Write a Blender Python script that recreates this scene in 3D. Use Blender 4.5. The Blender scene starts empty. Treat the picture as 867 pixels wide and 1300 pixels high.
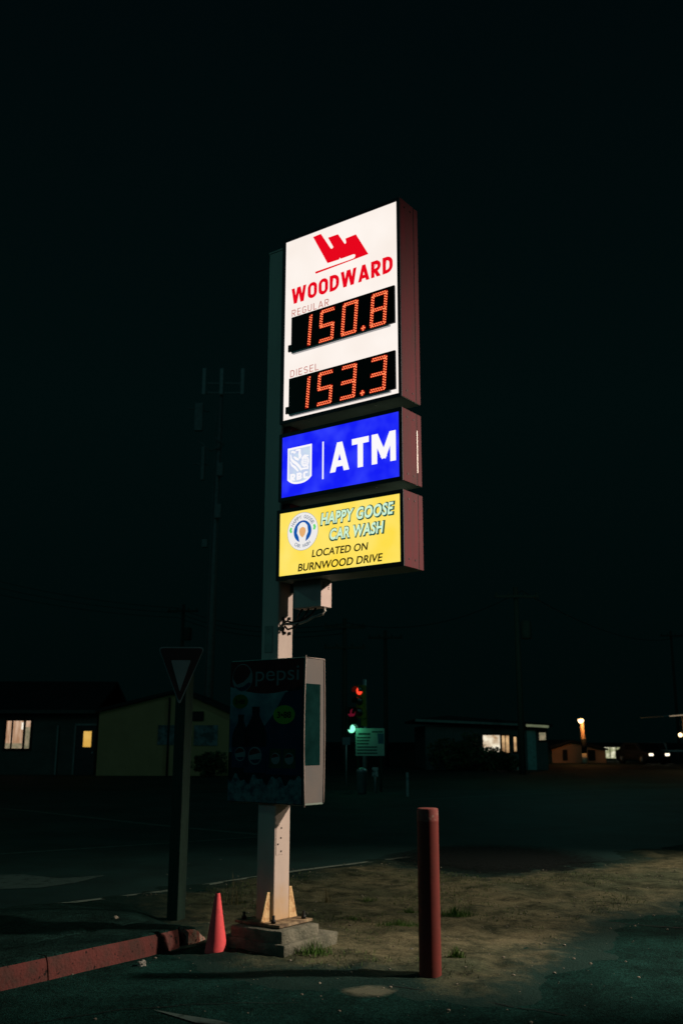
import bpy, bmesh, math, random
from mathutils import Vector, Matrix, noise
random.seed(7)
sc = bpy.context.scene
COL = sc.collection
PI = math.pi

# ------------------------------------------------------------------ camera numbers
F, PITCH, ROLL, EYE = 1220.0, math.radians(13.338), math.radians(0.1246), 1.6
def ray(px, py):
    x, y = px-433.5, py-650
    cr, sr = math.cos(ROLL), math.sin(ROLL)
    a, b = x*cr+y*sr, -x*sr+y*cr
    c, s = math.cos(PITCH), math.sin(PITCH)
    return Vector((a, F*c+b*s, F*s-b*c))/F
def G(px, py, z=0.0):
    d = ray(px, py); t = (z-EYE)/d.z
    return Vector((d.x*t, d.y*t, z))
def at(px, py, Y):
    d = ray(px, py); t = Y/d.y
    return Vector((d.x*t, Y, EYE+d.z*t))
def zat(py, Y): return at(433, py, Y).z
def xat(px, Y): return at(px, 950, Y).x

# ------------------------------------------------------------------ materials
def new_mat(name):
    m = bpy.data.materials.new(name); m.use_nodes = True
    nt = m.node_tree; nt.nodes.clear()
    out = nt.nodes.new('ShaderNodeOutputMaterial')
    return m, nt, out
def mat(name, col, rough=0.6, metal=0.0, var=0.25, scale=6.0, bump=0.0, bscale=60.0, col2=None, thr=(0.45, 0.65), spec=0.18, stretch=(1, 1, 1)):
    m, nt, out = new_mat(name)
    N, L = nt.nodes.new, nt.links.new
    b = N('ShaderNodeBsdfPrincipled'); L(b.outputs[0], out.inputs[0])
    tc = N('ShaderNodeTexCoord'); mp = N('ShaderNodeMapping'); L(tc.outputs['Object'], mp.inputs[0])
    mp.inputs['Scale'].default_value = stretch
    n = N('ShaderNodeTexNoise'); n.inputs['Scale'].default_value = scale; n.inputs['Detail'].default_value = 6; n.inputs['Roughness'].default_value = 0.65
    L(mp.outputs[0], n.inputs['Vector'])
    cr = N('ShaderNodeValToRGB'); L(n.outputs['Fac'], cr.inputs[0])
    e = cr.color_ramp.elements
    if col2 is None:
        e[0].position, e[1].position = 0.3, 0.7
        e[0].color = (*[c*(1-var) for c in col], 1); e[1].color = (*[min(1, c*(1+var)) for c in col], 1)
    else:
        e[0].position, e[1].position = thr
        e[0].color = (*col, 1); e[1].color = (*col2, 1)
    L(cr.outputs[0], b.inputs['Base Color'])
    b.inputs['Roughness'].default_value = rough; b.inputs['Metallic'].default_value = metal
    b.inputs['Specular IOR Level'].default_value = spec
    if bump > 0:
        n2 = N('ShaderNodeTexNoise'); n2.inputs['Scale'].default_value = bscale; n2.inputs['Detail'].default_value = 5
        L(mp.outputs[0], n2.inputs['Vector'])
        bp = N('ShaderNodeBump'); bp.inputs['Strength'].default_value = bump; bp.inputs['Distance'].default_value = 0.02
        L(n2.outputs['Fac'], bp.inputs['Height']); L(bp.outputs[0], b.inputs['Normal'])
    return m
def glow(name, col, strength=1.0, col2=None, scale=3.0, thr=(0.35, 0.65), stretch=(1, 1, 1)):
    m, nt, out = new_mat(name)
    N, L = nt.nodes.new, nt.links.new
    em = N('ShaderNodeEmission'); em.inputs[0].default_value = (*col, 1); em.inputs[1].default_value = strength
    L(em.outputs[0], out.inputs[0])
    if col2:
        tc = N('ShaderNodeTexCoord'); mp = N('ShaderNodeMapping'); mp.inputs['Scale'].default_value = stretch
        n = N('ShaderNodeTexNoise'); n.inputs['Scale'].default_value = scale; n.inputs['Detail'].default_value = 2
        cr = N('ShaderNodeValToRGB'); e = cr.color_ramp.elements
        e[0].position, e[1].position = thr; e[0].color = (*col, 1); e[1].color = (*col2, 1)
        L(tc.outputs['Object'], mp.inputs[0]); L(mp.outputs[0], n.inputs['Vector']); L(n.outputs['Fac'], cr.inputs[0]); L(cr.outputs[0], em.inputs[0])
    return m

M = {}
M['asphalt'] = mat('asphalt', (0.0052, 0.0265, 0.0220), 0.95, var=0.35, scale=2.2, bump=0.75, bscale=95, spec=0.03)
def speckle(m, amt=0.8, sc_=140.0):
    nt = m.node_tree; N, L = nt.nodes.new, nt.links.new
    bs = next(n for n in nt.nodes if n.type == 'BSDF_PRINCIPLED'); src = bs.inputs['Base Color'].links[0].from_socket
    tc = N('ShaderNodeTexCoord')
    v = N('ShaderNodeTexVoronoi'); v.inputs['Scale'].default_value = sc_; L(tc.outputs['Object'], v.inputs['Vector'])
    n = N('ShaderNodeTexNoise'); n.inputs['Scale'].default_value = 1.1; n.inputs['Detail'].default_value = 8; n.inputs['Roughness'].default_value = 0.75; L(tc.outputs['Object'], n.inputs['Vector'])
    c1 = N('ShaderNodeMapRange'); L(v.outputs['Color'], c1.inputs[0]); c1.inputs[3].default_value = 1-amt; c1.inputs[4].default_value = 1+amt
    c2 = N('ShaderNodeMapRange'); L(n.outputs['Fac'], c2.inputs[0]); c2.inputs[1].default_value = 0.35; c2.inputs[2].default_value = 0.65; c2.inputs[3].default_value = 0.75; c2.inputs[4].default_value = 1.25
    mu = N('ShaderNodeMath'); mu.operation = 'MULTIPLY'; L(c1.outputs[0], mu.inputs[0]); L(c2.outputs[0], mu.inputs[1])
    mx = N('ShaderNodeMix'); mx.data_type = 'RGBA'; mx.blend_type = 'MULTIPLY'; mx.inputs[0].default_value = 1; L(src, mx.inputs[6]); L(mu.outputs[0], mx.inputs[7]); L(mx.outputs[2], bs.inputs['Base Color'])
    return m
speckle(M['asphalt'], 0.7, 75.0)
M['road'] = mat('road_asphalt', (0.010, 0.036, 0.033), 0.8, var=0.45, scale=0.7, bump=0.4, bscale=60, spec=0.15)
M['pave'] = mat('pavement_asphalt', (0.0055, 0.0195, 0.0165), 0.95, var=0.5, scale=3.5, bump=0.8, bscale=80, spec=0.03)
speckle(M['pave'], 0.7, 75.0)
def pits(m, sc_=26.0, lo=0.64, hi=0.69, col=(0.012, 0.008, 0.007)):
    nt = m.node_tree; N, L = nt.nodes.new, nt.links.new
    bs = next(n for n in nt.nodes if n.type == 'BSDF_PRINCIPLED'); src = bs.inputs['Base Color'].links[0].from_socket
    tc = N('ShaderNodeTexCoord'); n = N('ShaderNodeTexNoise'); n.inputs['Scale'].default_value = sc_; n.inputs['Detail'].default_value = 3; L(tc.outputs['Object'], n.inputs['Vector'])
    mr = N('ShaderNodeMapRange'); L(n.outputs['Fac'], mr.inputs[0]); mr.inputs[1].default_value = lo; mr.inputs[2].default_value = hi
    mx = N('ShaderNodeMix'); mx.data_type = 'RGBA'; L(mr.outputs[0], mx.inputs[0]); L(src, mx.inputs[6]); mx.inputs[7].default_value = (*col, 1); L(mx.outputs[2], bs.inputs['Base Color'])
M['wet'] = mat('flat_black_patch', (0.002, 0.005, 0.005), 0.9, var=0.3, scale=3, bump=0.3, bscale=40, spec=0.02)
M['line'] = mat('worn_road_paint', (0.20, 0.24, 0.20), 0.8, col2=(0.05, 0.07, 0.06), scale=14, thr=(0.48, 0.66))
M['line_faint'] = mat('faint_road_paint', (0.06, 0.10, 0.09), 0.8, col2=(0.016, 0.035, 0.03), scale=7, thr=(0.5, 0.66))
M['pale'] = mat('pale_patch', (0.22, 0.23, 0.16), 0.9, col2=(0.02, 0.045, 0.035), scale=9, thr=(0.46, 0.62), bump=0.4, bscale=80)
M['crack'] = mat('crack_dark', (0.003, 0.007, 0.007), 0.9)
M['kerb'] = mat('red_kerb_paint', (0.098, 0.030, 0.026), 0.9, col2=(0.045, 0.030, 0.025), scale=8, thr=(0.42, 0.72), bump=0.5, bscale=45)
M['kerb_worn'] = mat('worn_kerb_paint', (0.26, 0.09, 0.07), 0.85, col2=(0.17, 0.15, 0.12), scale=14, thr=(0.42, 0.6), bump=0.7, bscale=40)
pits(M['kerb']); pits(M['kerb_worn'], 30, 0.6, 0.66)
M['concrete'] = mat('concrete', (0.16, 0.165, 0.125), 0.9, col2=(0.065, 0.075, 0.055), scale=7, thr=(0.4, 0.7), bump=0.7, bscale=50)
M['pole'] = mat('cream_pole_paint', (0.48, 0.415, 0.365), 0.55, var=0.12, scale=3, bump=0.06, bscale=30, stretch=(1, 1, 0.3))
def rust_foot(m, z_lo, z_hi, col):
    nt = m.node_tree; N, L = nt.nodes.new, nt.links.new
    bs = next(n for n in nt.nodes if n.type == 'BSDF_PRINCIPLED'); src = bs.inputs['Base Color'].links[0].from_socket
    tc = N('ShaderNodeTexCoord'); sx = N('ShaderNodeSeparateXYZ'); L(tc.outputs['Object'], sx.inputs[0])
    n = N('ShaderNodeTexNoise'); n.inputs['Scale'].default_value = 11; n.inputs['Detail'].default_value = 7; L(tc.outputs['Object'], n.inputs['Vector'])
    ma = N('ShaderNodeMath'); ma.operation = 'MULTIPLY_ADD'; L(n.outputs['Fac'], ma.inputs[0]); ma.inputs[1].default_value = -0.35; L(sx.outputs['Z'], ma.inputs[2])
    mr = N('ShaderNodeMapRange'); mr.interpolation_type = 'SMOOTHSTEP'; L(ma.outputs[0], mr.inputs[0]); mr.inputs[1].default_value = z_lo; mr.inputs[2].default_value = z_hi; mr.inputs[3].default_value = 0.9; mr.inputs[4].default_value = 0.0
    mx = N('ShaderNodeMix'); mx.data_type = 'RGBA'; L(mr.outputs[0], mx.inputs[0]); L(src, mx.inputs[6]); mx.inputs[7].default_value = (*col, 1); L(mx.outputs[2], bs.inputs['Base Color'])
rust_foot(M['pole'], -0.02, 0.42, (0.50, 0.34, 0.17))
M['rust'] = mat('rust_stained_cream', (0.62, 0.45, 0.23), 0.65, col2=(0.30, 0.12, 0.035), scale=13, thr=(0.5, 0.7), bump=0.3)
M['plate'] = mat('rusty_plate', (0.34, 0.27, 0.165), 0.8, col2=(0.10, 0.075, 0.05), scale=11, thr=(0.36, 0.6), bump=0.4)
M['bolt'] = mat('dark_bolt', (0.02, 0.022, 0.022), 0.5, 0.5)
M['endpanel'] = mat('faded_red_cabinet_paint', (0.125, 0.028, 0.036), 0.6, col2=(0.082, 0.036, 0.038), scale=5, thr=(0.35, 0.68), bump=0.10, bscale=10, stretch=(2, 2, 0.35), spec=0.06)
M['cabinet'] = mat('grey_green_cabinet_metal', (0.17, 0.23, 0.20), 0.6, 0.0, var=0.15)
M['retainer'] = mat('dark_retainer', (0.03, 0.04, 0.05), 0.5)
M['screw'] = mat('screw_dark', (0.03, 0.02, 0.02), 0.4, 0.3)
M['screw_pale'] = mat('screw_pale', (0.5, 0.5, 0.47), 0.4, 0.3)
M['seam'] = mat('seam_dark', (0.012, 0.010, 0.010), 0.6)
M['steel'] = mat('bright_steel', (0.6, 0.6, 0.57), 0.35, 0.6)
M['aluminium'] = mat('aluminium_ledge', (0.55, 0.58, 0.62), 0.4, 0.4, var=0.05)
M['lit_white'] = glow('backlit_white_acrylic', (0.955, 0.86, 0.79), 1.0, (1.0, 0.92, 0.86), 2.2)
M['lit_red'] = glow('backlit_red_vinyl', (0.80, 0.002, 0.012), 1.0)
M['lit_maroon'] = glow('backlit_pale_red_vinyl', (0.55, 0.20, 0.17), 1.0)
M['lit_blue'] = glow('backlit_blue_acrylic', (0.008, 0.014, 0.93), 1.0, (0.035, 0.055, 1.0), 4.5, (0.42, 0.72))
M['lit_pale'] = glow('backlit_pale_blue', (0.52, 0.58, 0.86), 1.0, (0.60, 0.72, 0.86), 9)
M['lit_w2'] = glow('backlit_plain_white', (0.97, 0.95, 0.97), 1.0)
M['lit_yellow'] = glow('backlit_yellow_acrylic', (1.0, 0.735, 0.075), 1.0, (1.0, 0.80, 0.17), 3.2)
M['lit_black'] = mat('black_vinyl', (0.012, 0.012, 0.004), 0.5)
M['lit_teal'] = glow('backlit_dark_teal', (0.008, 0.075, 0.06), 1.0)
M['lit_mint'] = glow('backlit_mint', (0.62, 0.88, 0.66), 1.0)
M['lit_ring'] = glow('backlit_ring_white', (0.86, 0.84, 0.83), 1.0)
M['lit_logo_blue'] = glow('backlit_disc_blue', (0.006, 0.09, 0.40), 1.0)
M['lit_green'] = glow('backlit_green', (0.14, 0.72, 0.16), 1.0)
M['lit_tan'] = glow('backlit_tan', (0.80, 0.42, 0.17), 1.0)
M['lit_grey'] = glow('backlit_grey_ink', (0.22, 0.26, 0.33), 1.0)
M['led'] = glow('led_dots', (1.0, 0.21, 0.08), 1.9)
M['led_base'] = glow('led_segment_glow', (0.26, 0.006, 0.003), 1.0)
M['display'] = mat('display_black', (0.010, 0.012, 0.012), 0.4, var=0.1)
M['box'] = mat('junction_box_paint', (0.56, 0.46, 0.41), 0.5, var=0.08)
M['cable'] = mat('black_cable', (0.012, 0.012, 0.012), 0.5)
M['bollard'] = mat('red_bollard_paint', (0.15, 0.030, 0.025), 0.65, col2=(0.115, 0.030, 0.024), scale=7, thr=(0.4, 0.7), bump=0.03, bscale=25, spec=0.12)
pits(M['bollard'], 34, 0.70, 0.73, (0.06, 0.035, 0.025))
M['bollard_top'] = mat('chipped_bollard_top', (0.20, 0.055, 0.048), 0.7, col2=(0.24, 0.17, 0.13), scale=34, thr=(0.56, 0.66), bump=0.08, bscale=60)
M['cone'] = mat('cone_plastic', (0.85, 0.105, 0.115), 0.6, col2=(0.62, 0.085, 0.085), scale=11, thr=(0.5, 0.72))
M['hole'] = mat('black_inside', (0.004, 0.004, 0.004), 0.9)
M['timber'] = mat('dark_green_timber', (0.012, 0.036, 0.027), 0.85, var=0.3, scale=8, bump=0.4, bscale=30, stretch=(6, 6, 0.5))
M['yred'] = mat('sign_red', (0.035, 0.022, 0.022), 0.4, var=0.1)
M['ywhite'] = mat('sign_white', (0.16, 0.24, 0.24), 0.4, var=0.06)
M['galv'] = mat('galvanised', (0.32, 0.34, 0.34), 0.45, 0.4, var=0.15)
M['blade'] = mat('grass_blade', (0.065, 0.15, 0.025), 0.6, var=0.4, scale=30)
M['dry'] = mat('dry_weed', (0.13, 0.12, 0.05), 0.7, var=0.3, scale=30)
M['stone'] = mat('pebble', (0.20, 0.19, 0.15), 0.85, var=0.5, scale=3)
M['litter'] = mat('pale_litter', (0.16, 0.17, 0.15), 0.6, var=0.2, scale=20, bump=0.4, bscale=50)
M['leaf'] = mat('dark_leaf', (0.035, 0.06, 0.025), 0.6, var=0.5, scale=5)
M['bark'] = mat('bark', (0.06, 0.05, 0.035), 0.9, bump=0.5, bscale=20)
M['polewood'] = mat('dark_pole_wood', (0.045, 0.045, 0.035), 0.9, var=0.3, bump=0.4, bscale=20, stretch=(5, 5, 0.4))

# ------------------------------------------------------------------ mesh helpers
class MB:
    def __init__(s): s.bm = bmesh.new(); s.mi = 0
    def face(s, pts, mi=None):
        vs = [s.bm.verts.new(p) for p in pts]
        f = s.bm.faces.new(vs); f.material_index = s.mi if mi is None else mi
        return f
    def box(s, x0, x1, y0, y1, z0, z1, bev=0.0, mi=None):
        vs = [s.bm.verts.new(p) for p in ((x0,y0,z0),(x1,y0,z0),(x1,y1,z0),(x0,y1,z0),(x0,y0,z1),(x1,y0,z1),(x1,y1,z1),(x0,y1,z1))]
        fs = []
        for q in ((3,2,1,0),(4,5,6,7),(0,1,5,4),(1,2,6,5),(2,3,7,6),(3,0,4,7)):
            f = s.bm.faces.new([vs[i] for i in q]); f.material_index = s.mi if mi is None else mi; fs.append(f)
        if bev > 0:
            es = list({e for f in fs for e in f.edges})
            bmesh.ops.bevel(s.bm, geom=es, offset=bev, segments=2, affect='EDGES', profile=0.5)
        return s
    def prism(s, poly, y0, y1, axis='y', mi=None, bev=0.0):
        """poly in (x,z) extruded over y, or (x,y) over z, or (y,z) over x"""
        def P(a, b, c): return {'y': (a, c, b), 'z': (a, b, c), 'x': (c, a, b)}[axis]
        A = [s.bm.verts.new(P(a, b, y0)) for a, b in poly]; B = [s.bm.verts.new(P(a, b, y1)) for a, b in poly]
        n = len(poly); fs = [s.bm.faces.new(A), s.bm.faces.new(B[::-1])]
        for i in range(n): fs.append(s.bm.faces.new([A[i], B[i], B[(i+1) % n], A[(i+1) % n]]))
        for f in fs: f.material_index = s.mi if mi is None else mi
        bmesh.ops.recalc_face_normals(s.bm, faces=fs)
        if bev > 0:
            es = list({e for f in fs for e in f.edges})
            bmesh.ops.bevel(s.bm, geom=es, offset=bev, segments=2, affect='EDGES', profile=0.5)
        return s
    def tube(s, path, r, n=8, cap=True, mi=None):
        path = [Vector(p) for p in path]; rs = r if isinstance(r, (list, tuple)) else [r]*len(path)
        rings = []
        for i, p in enumerate(path):
            t = (path[min(i+1, len(path)-1)]-path[max(i-1, 0)]).normalized()
            up = Vector((0, 0, 1)) if abs(t.z) < 0.9 else Vector((1, 0, 0))
            a = t.cross(up).normalized(); b = t.cross(a)
            rings.append([s.bm.verts.new(p+(a*math.cos(2*PI*k/n)+b*math.sin(2*PI*k/n))*rs[i]) for k in range(n)])
        fs = []
        for A, B in zip(rings, rings[1:]):
            for k in range(n): fs.append(s.bm.faces.new([A[k], A[(k+1) % n], B[(k+1) % n], B[k]]))
        if cap: fs += [s.bm.faces.new(rings[0][::-1]), s.bm.faces.new(rings[-1])]
        for f in fs:
            f.smooth = True; f.material_index = s.mi if mi is None else mi
        bmesh.ops.recalc_face_normals(s.bm, faces=fs)
        return s
    def lathe(s, prof, n=32, c=(0, 0), mi=None, jit=0):
        rings = []
        for r, z in prof: rings.append([s.bm.verts.new((c[0]+r*math.cos(2*PI*k/n), c[1]+r*math.sin(2*PI*k/n), z)) for k in range(n)])
        fs = []
        for A, B in zip(rings, rings[1:]):
            for k in range(n): fs.append(s.bm.faces.new([A[k], A[(k+1) % n], B[(k+1) % n], B[k]]))
        fs += [s.bm.faces.new(rings[0][::-1]), s.bm.faces.new(rings[-1])]
        for f in fs[:-2]: f.smooth = True
        for f in fs: f.material_index = s.mi if mi is None else mi
        return s
    def disc(s, cx, cz, r, y, n=24, rz=None, mi=None):
        rz = rz or r
        s.face([(cx+r*math.cos(2*PI*k/n), y, cz+rz*math.sin(2*PI*k/n)) for k in range(n)], mi); return s
    def build(s, name, mats, parent=None, loc=(0, 0, 0)):
        me = bpy.data.meshes.new(name); s.bm.to_mesh(me); s.bm.free()
        return link(name, me, mats, parent, loc)
def link(name, me, mats, parent=None, loc=(0, 0, 0)):
    for m in (mats if isinstance(mats, (list, tuple)) else [mats]): me.materials.append(M[m] if isinstance(m, str) else m)
    o = bpy.data.objects.new(name, me); COL.objects.link(o); o.location = loc
    if parent: o.parent = parent
    return o
def smooth_edges(o, ang=40):
    me = o.data
    for p in me.polygons: p.use_smooth = True
    try: me.set_sharp_from_angle(angle=math.radians(ang))
    except Exception: pass
    return o
def tag(o, label, cat, group=None):
    o['label'] = label; o['category'] = cat
    if group: o['group'] = group
    return o
def thing(name, label, cat, loc=(0, 0, 0), rz=0.0, group=None):
    o = bpy.data.objects.new(name, None); COL.objects.link(o); o.location = loc; o.rotation_euler = (0, 0, rz)
    o.empty_display_size = 0.2
    return tag(o, label, cat, group)
def struct(o): o['kind'] = 'structure'; return o
def stuff(o): o['kind'] = 'stuff'; return o

def text_mesh(txt, x0, x1, z0, z1, y, bold=0.0, shear=0.0, spacing=1.0, mi=0):
    """flat lettering in the (x,z) plane at depth y, filling the given box"""
    c = bpy.data.curves.new('t', 'FONT'); c.body = txt; c.size = 1.0; c.offset = bold; c.space_character = spacing; c.resolution_u = 5
    o = bpy.data.objects.new('t', c); COL.objects.link(o)
    bpy.context.view_layer.update()
    me = bpy.data.meshes.new_from_object(o.evaluated_get(bpy.context.evaluated_depsgraph_get()))
    bpy.data.objects.remove(o); bpy.data.curves.remove(c)
    me.materials.clear()
    xs = [v.co.x+shear*v.co.y for v in me.vertices]; ys = [v.co.y for v in me.vertices]
    ax, bx, ay, by = min(xs), max(xs), min(ys), max(ys)
    for v in me.vertices:
        X = v.co.x+shear*v.co.y; Y = v.co.y
        v.co = (x0+(X-ax)/(bx-ax)*(x1-x0), y, z0+(Y-ay)/(by-ay)*(z1-z0))
    return me
def text(name, txt, box, y, m, parent, loc=(0, 0, 0), **k):
    return link(name, text_mesh(txt, *box, y, **k), m, parent, loc)

# stroke lettering: constant-width strokes with flat ends, clipped to the cap height
def arcp(cx, cz, rx, rz, a0, a1, n=8): return [(cx+rx*math.cos(math.radians(a0+(a1-a0)*i/n)), cz+rz*math.sin(math.radians(a0+(a1-a0)*i/n))) for i in range(n+1)]
def glyph(ch, t):
    h = t/2; c = 0.26
    if ch == 'I': return t, [[(h, 0), (h, 1)]]
    if ch == 'L': return 0.50, [[(h, 0), (h, 1)], [(h, h), (0.50, h)]]
    if ch == 'E': return 0.52, [[(h, 0), (h, 1)], [(h, h), (0.52, h)], [(h, 1-h), (0.52, 1-h)], [(h, 0.51), (0.48, 0.51)]]
    if ch == 'T': return 0.64, [[(0.32, 0), (0.32, 1)], [(0, 1-h), (0.64, 1-h)]]
    if ch == 'O':
        w = 0.66; r = w/2-h; p = arcp(w/2, 1-h-r, r, r, 0, 180)+arcp(w/2, h+r, r, r, 180, 360); return w, [p+[p[0], p[1]]]
    if ch == 'U':
        w = 0.62; r = w/2-h; return w, [[(h, 1)]+arcp(w/2, h+r, r, r, 180, 360)+[(w-h, 1)]]
    if ch in 'CG':
        w = 0.62; r = w/2-h; p = arcp(w/2, 1-h-r, r, r, 20, 180)+arcp(w/2, h+r, r, r, 180, 340 if ch == 'C' else 360)
        return w, [p]+([[(w-h, h+r), (w-h, 0.50)], [(w/2, 0.50-h), (w, 0.50-h)]] if ch == 'G' else [])
    if ch == 'D':
        w = 0.65; r = min(0.30, w/2); return w, [[(h, 0), (h, 1)], [(h, 1-h), (w-h-r, 1-h)]+arcp(w-h-r, 1-h-r, r, r, 90, 0)+arcp(w-h-r, h+r, r, r, 0, -90)+[(h, h)]]
    if ch in 'PRB':
        w = 0.63; r = 0.245-0.1*h; cz = 1-h-r
        st = [[(h, 0), (h, 1)], [(h, 1-h), (w-h-r, 1-h)]+arcp(w-h-r, cz, r, r, 90, -90)+[(h, cz-r)]]
        if ch == 'R': st.append([(w*0.42, cz-r), (w-h*0.95+0.02, -0.1)])
        if ch == 'B':
            r2 = (cz-r-h)/2; st.append([(w-h-r, cz-r), (w-h-r2, cz-r)]+arcp(w-h-r2, h+r2, r2, r2, 90, -90)+[(h, h)])
        return w, st
    if ch == 'A': return 0.74, [[(h*1.02-0.03, -0.1), (0.37+0.03, 1.1)], [(0.74-h*1.02+0.03, -0.1), (0.37-0.03, 1.1)], [(0.16, 0.27), (0.58, 0.27)]]
    if ch == 'W': return 1.06, [[(h*1.02-0.02, 1.1), (0.30, -0.1)], [(0.54, 1.1), (0.265, -0.1)], [(0.52, 1.1), (0.795, -0.1)], [(1.06-h*1.02+0.02, 1.1), (0.76, -0.1)]]
    if ch == 'M': return 0.88, [[(h, 0), (h, 1)], [(0.88-h, 0), (0.88-h, 1)], [(h*1.0-0.03, 1.1), (0.47, 0.16)], [(0.88-h*1.0+0.03, 1.1), (0.41, 0.16)]]
    if ch == 'S':
        w = 0.60; r = (1-t)/4+0.0; rx = w/2-h
        return w, [arcp(w/2, 1-h-r, rx, r, 25, 270, 12)+arcp(w/2, h+r, rx, r, 90, -155, 12)[1:]]
def strokes(txt, x0, x1, z0, z1, y, t=0.2, gap=0.12, shear=0.0, mats='lit_red', par=None, name='lettering'):
    bb = MB(); X = 0; polys = []
    for ch in txt:
        if ch == ' ': X += 0.35; continue
        w, st = glyph(ch, t)
        for path in st: polys.append([(X+a, b_) for a, b_ in path])
        X += w+gap
    tot = X-gap; kx, kz = (x1-x0)/tot, (z1-z0)
    for i, path in enumerate(polys):
        P = [Vector(p) for p in path]; n = len(P); Lf, Rt = [], []
        for j, p in enumerate(P):
            d0 = (P[j]-P[j-1]).normalized() if j > 0 else None; d1 = (P[j+1]-P[j]).normalized() if j < n-1 else None
            d0 = d0 or d1; d1 = d1 or d0
            n0, n1 = Vector((-d0.y, d0.x)), Vector((-d1.y, d1.x)); m_ = (n0+n1)
            m_ = m_.normalized() if m_.length > 1e-4 else n0
            k = min(3.2, 1/max(0.05, m_.dot(n0)))*t/2
            Lf.append(p+m_*k); Rt.append(p-m_*k)
        def clip(poly, lo, sgn):
            out = []
            for a, c in zip(poly, poly[1:]+poly[:1]):
                da, dc = sgn*(a.y-lo), sgn*(c.y-lo)
                if da >= 0: out.append(a)
                if (da > 0) != (dc > 0) and da != dc: out.append(a.lerp(c, da/(da-dc)))
            return out
        for j in range(n-1):
            q = clip(clip([Lf[j], Lf[j+1], Rt[j+1], Rt[j]], 0.0, 1), 1.0, -1)
            q2 = []
            for v in q:
                if not q2 or (v-q2[-1]).length > 1e-5: q2.append(v)
            if len(q2) > 2 and (q2[0]-q2[-1]).length < 1e-5: q2.pop()
            if len(q2) >= 3: bb.face([(x0+(v.x+shear*v.y)*kx, y-0.00003*i, z0+v.y*kz) for v in q2])
    return bb.build(name, mats, par)

# ================================================================== GROUND
def sd_poly(x, y, poly):
    d = 1e9; inside = False; n = len(poly)
    for i in range(n):
        ax, ay = poly[i]; bx, by = poly[(i+1) % n]
        ex, ey = bx-ax, by-ay; wx, wy = x-ax, y-ay
        t = max(0, min(1, (wx*ex+wy*ey)/(ex*ex+ey*ey)))
        dd = (wx-ex*t)**2+(wy-ey*t)**2
        if dd < d: d = dd
        if (ay > y) != (by > y) and x < ax+(y-ay)/(by-ay)*(bx-ax): inside = not inside
    return math.sqrt(d)*(1 if inside else -1)
def sstep(a, b, x):
    t = max(0, min(1, (x-a)/(b-a))); return t*t*(3-2*t)
def nz(x, y, s, seed=0): return noise.noise(Vector((x*s, y*s, seed*7.3)))

b = MB(); S = 400
b.face([(-S, -60, 0), (S, -60, 0), (S, 700, 0), (-S, 700, 0)])
struct(b.build('ground', 'asphalt'))

edge = [(-30, -16.5), (-9, 3.9), (-4.9, 8.05), (-2.77, 10.22), (-1.93, 10.99), (-0.97, 12.15), (-0.47, 12.75), (0.91, 14.16), (1.5, 13.2), (4.0, 13.9), (6, 14.6), (14, 17.0), (60, 40)]
b = MB()
far = [(60, 59), (10, 33.5), (-2, 32.5), (-14, 31), (-60, 30)]
b.face([(x, y, 0.004) for x, y in edge+far])
struct(b.build('road', 'road'))
M['verge'] = mat('dark_verge', (0.016, 0.030, 0.022), 0.85, var=0.5, scale=0.5, bump=0.5, bscale=12, spec=0.15)
b = MB(); b.face([(x, y, 0.003) for x, y in far[::-1]+[(120, 150), (-120, 150)]]); struct(b.build('verge', 'verge'))

def strip(name, pts, w, z, m):
    bb = MB(); P = [Vector((p[0], p[1], 0)) for p in pts]
    for p, q in zip(P, P[1:]):
        n = Vector((-(q-p).y, (q-p).x, 0)).normalized()*w/2
        k = max(1, int((q-p).length/0.6))
        bb.face([(p-n)+Vector((0, 0, z)), (q-n)+Vector((0, 0, z)), (q+n)+Vector((0, 0, z)), (p+n)+Vector((0, 0, z))])
    return struct(bb.build(name, m))
strip('road_edge_line', [(-4.9, 8.0), (-2.77, 10.22), (-1.93, 10.99), (-0.97, 12.2), (-0.47, 12.8), (0.95, 14.2)], 0.10, 0.009, 'line')
strip('road_lane_line', [(-12, 9.2), (-4.85, 14.43), (-2.54, 16.1), (-1.36, 17.0)], 0.11, 0.009, 'line_faint')
strip('road_gore_line', [(-12.0, 27.0), (-7.05, 22.89), (-3.5, 19.25), (-1.30, 17.3)], 0.20, 0.009, 'line_faint')
strip('road_centre_line', [(2.0, 27.5), (9.0, 33.0)], 0.12, 0.009, 'line_faint')
b = MB()   # painted turn arrow
pts = [G(-30, 1112), G(30, 1111), G(75, 1116), G(136, 1112), G(95, 1122), G(50, 1128), G(-30, 1131)]
b.face([(p.x, p.y, 0.009) for p in pts]); struct(b.build('road_arrow', 'line_faint'))

DIRT = [(-1.12, 8.2), (-0.8, 7.5), (-0.35, 7.2), (0.45, 7.08), (0.95, 6.7), (1.5, 7.7), (2.27, 9.2), (3.4, 10.5), (6, 11.6), (9, 12.6), (13, 17), (9, 18.0),
        (5.2, 15.6), (4.3, 14.8), (3.7, 13.8), (2.7, 12.9), (1.6, 12.4), (0.9, 13.2), (0.6, 13.7), (-0.47, 12.6), (-0.97, 12.0), (-1.76, 11.1), (-2.2, 10.6), (-1.9, 9.6)]
def dirt_h(x, y):
    d = sd_poly(x, y, DIRT)+0.30*nz(x, y, 1.1)+0.16*nz(x, y, 3.3, 2)+0.06*nz(x, y, 9, 7)
    base = -0.024+0.044*sstep(-0.85, 0.35, d)
    bmp = 0.022*nz(x, y, 1.1, 3)+0.022*nz(x, y, 3.1, 4)+0.013*nz(x, y, 7.5, 5)+0.005*nz(x, y, 17, 6)
    h_ = base+bmp*sstep(-0.3, 0.3, d)
    return max(h_, 0.007) if d > 0.25 else h_
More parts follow.
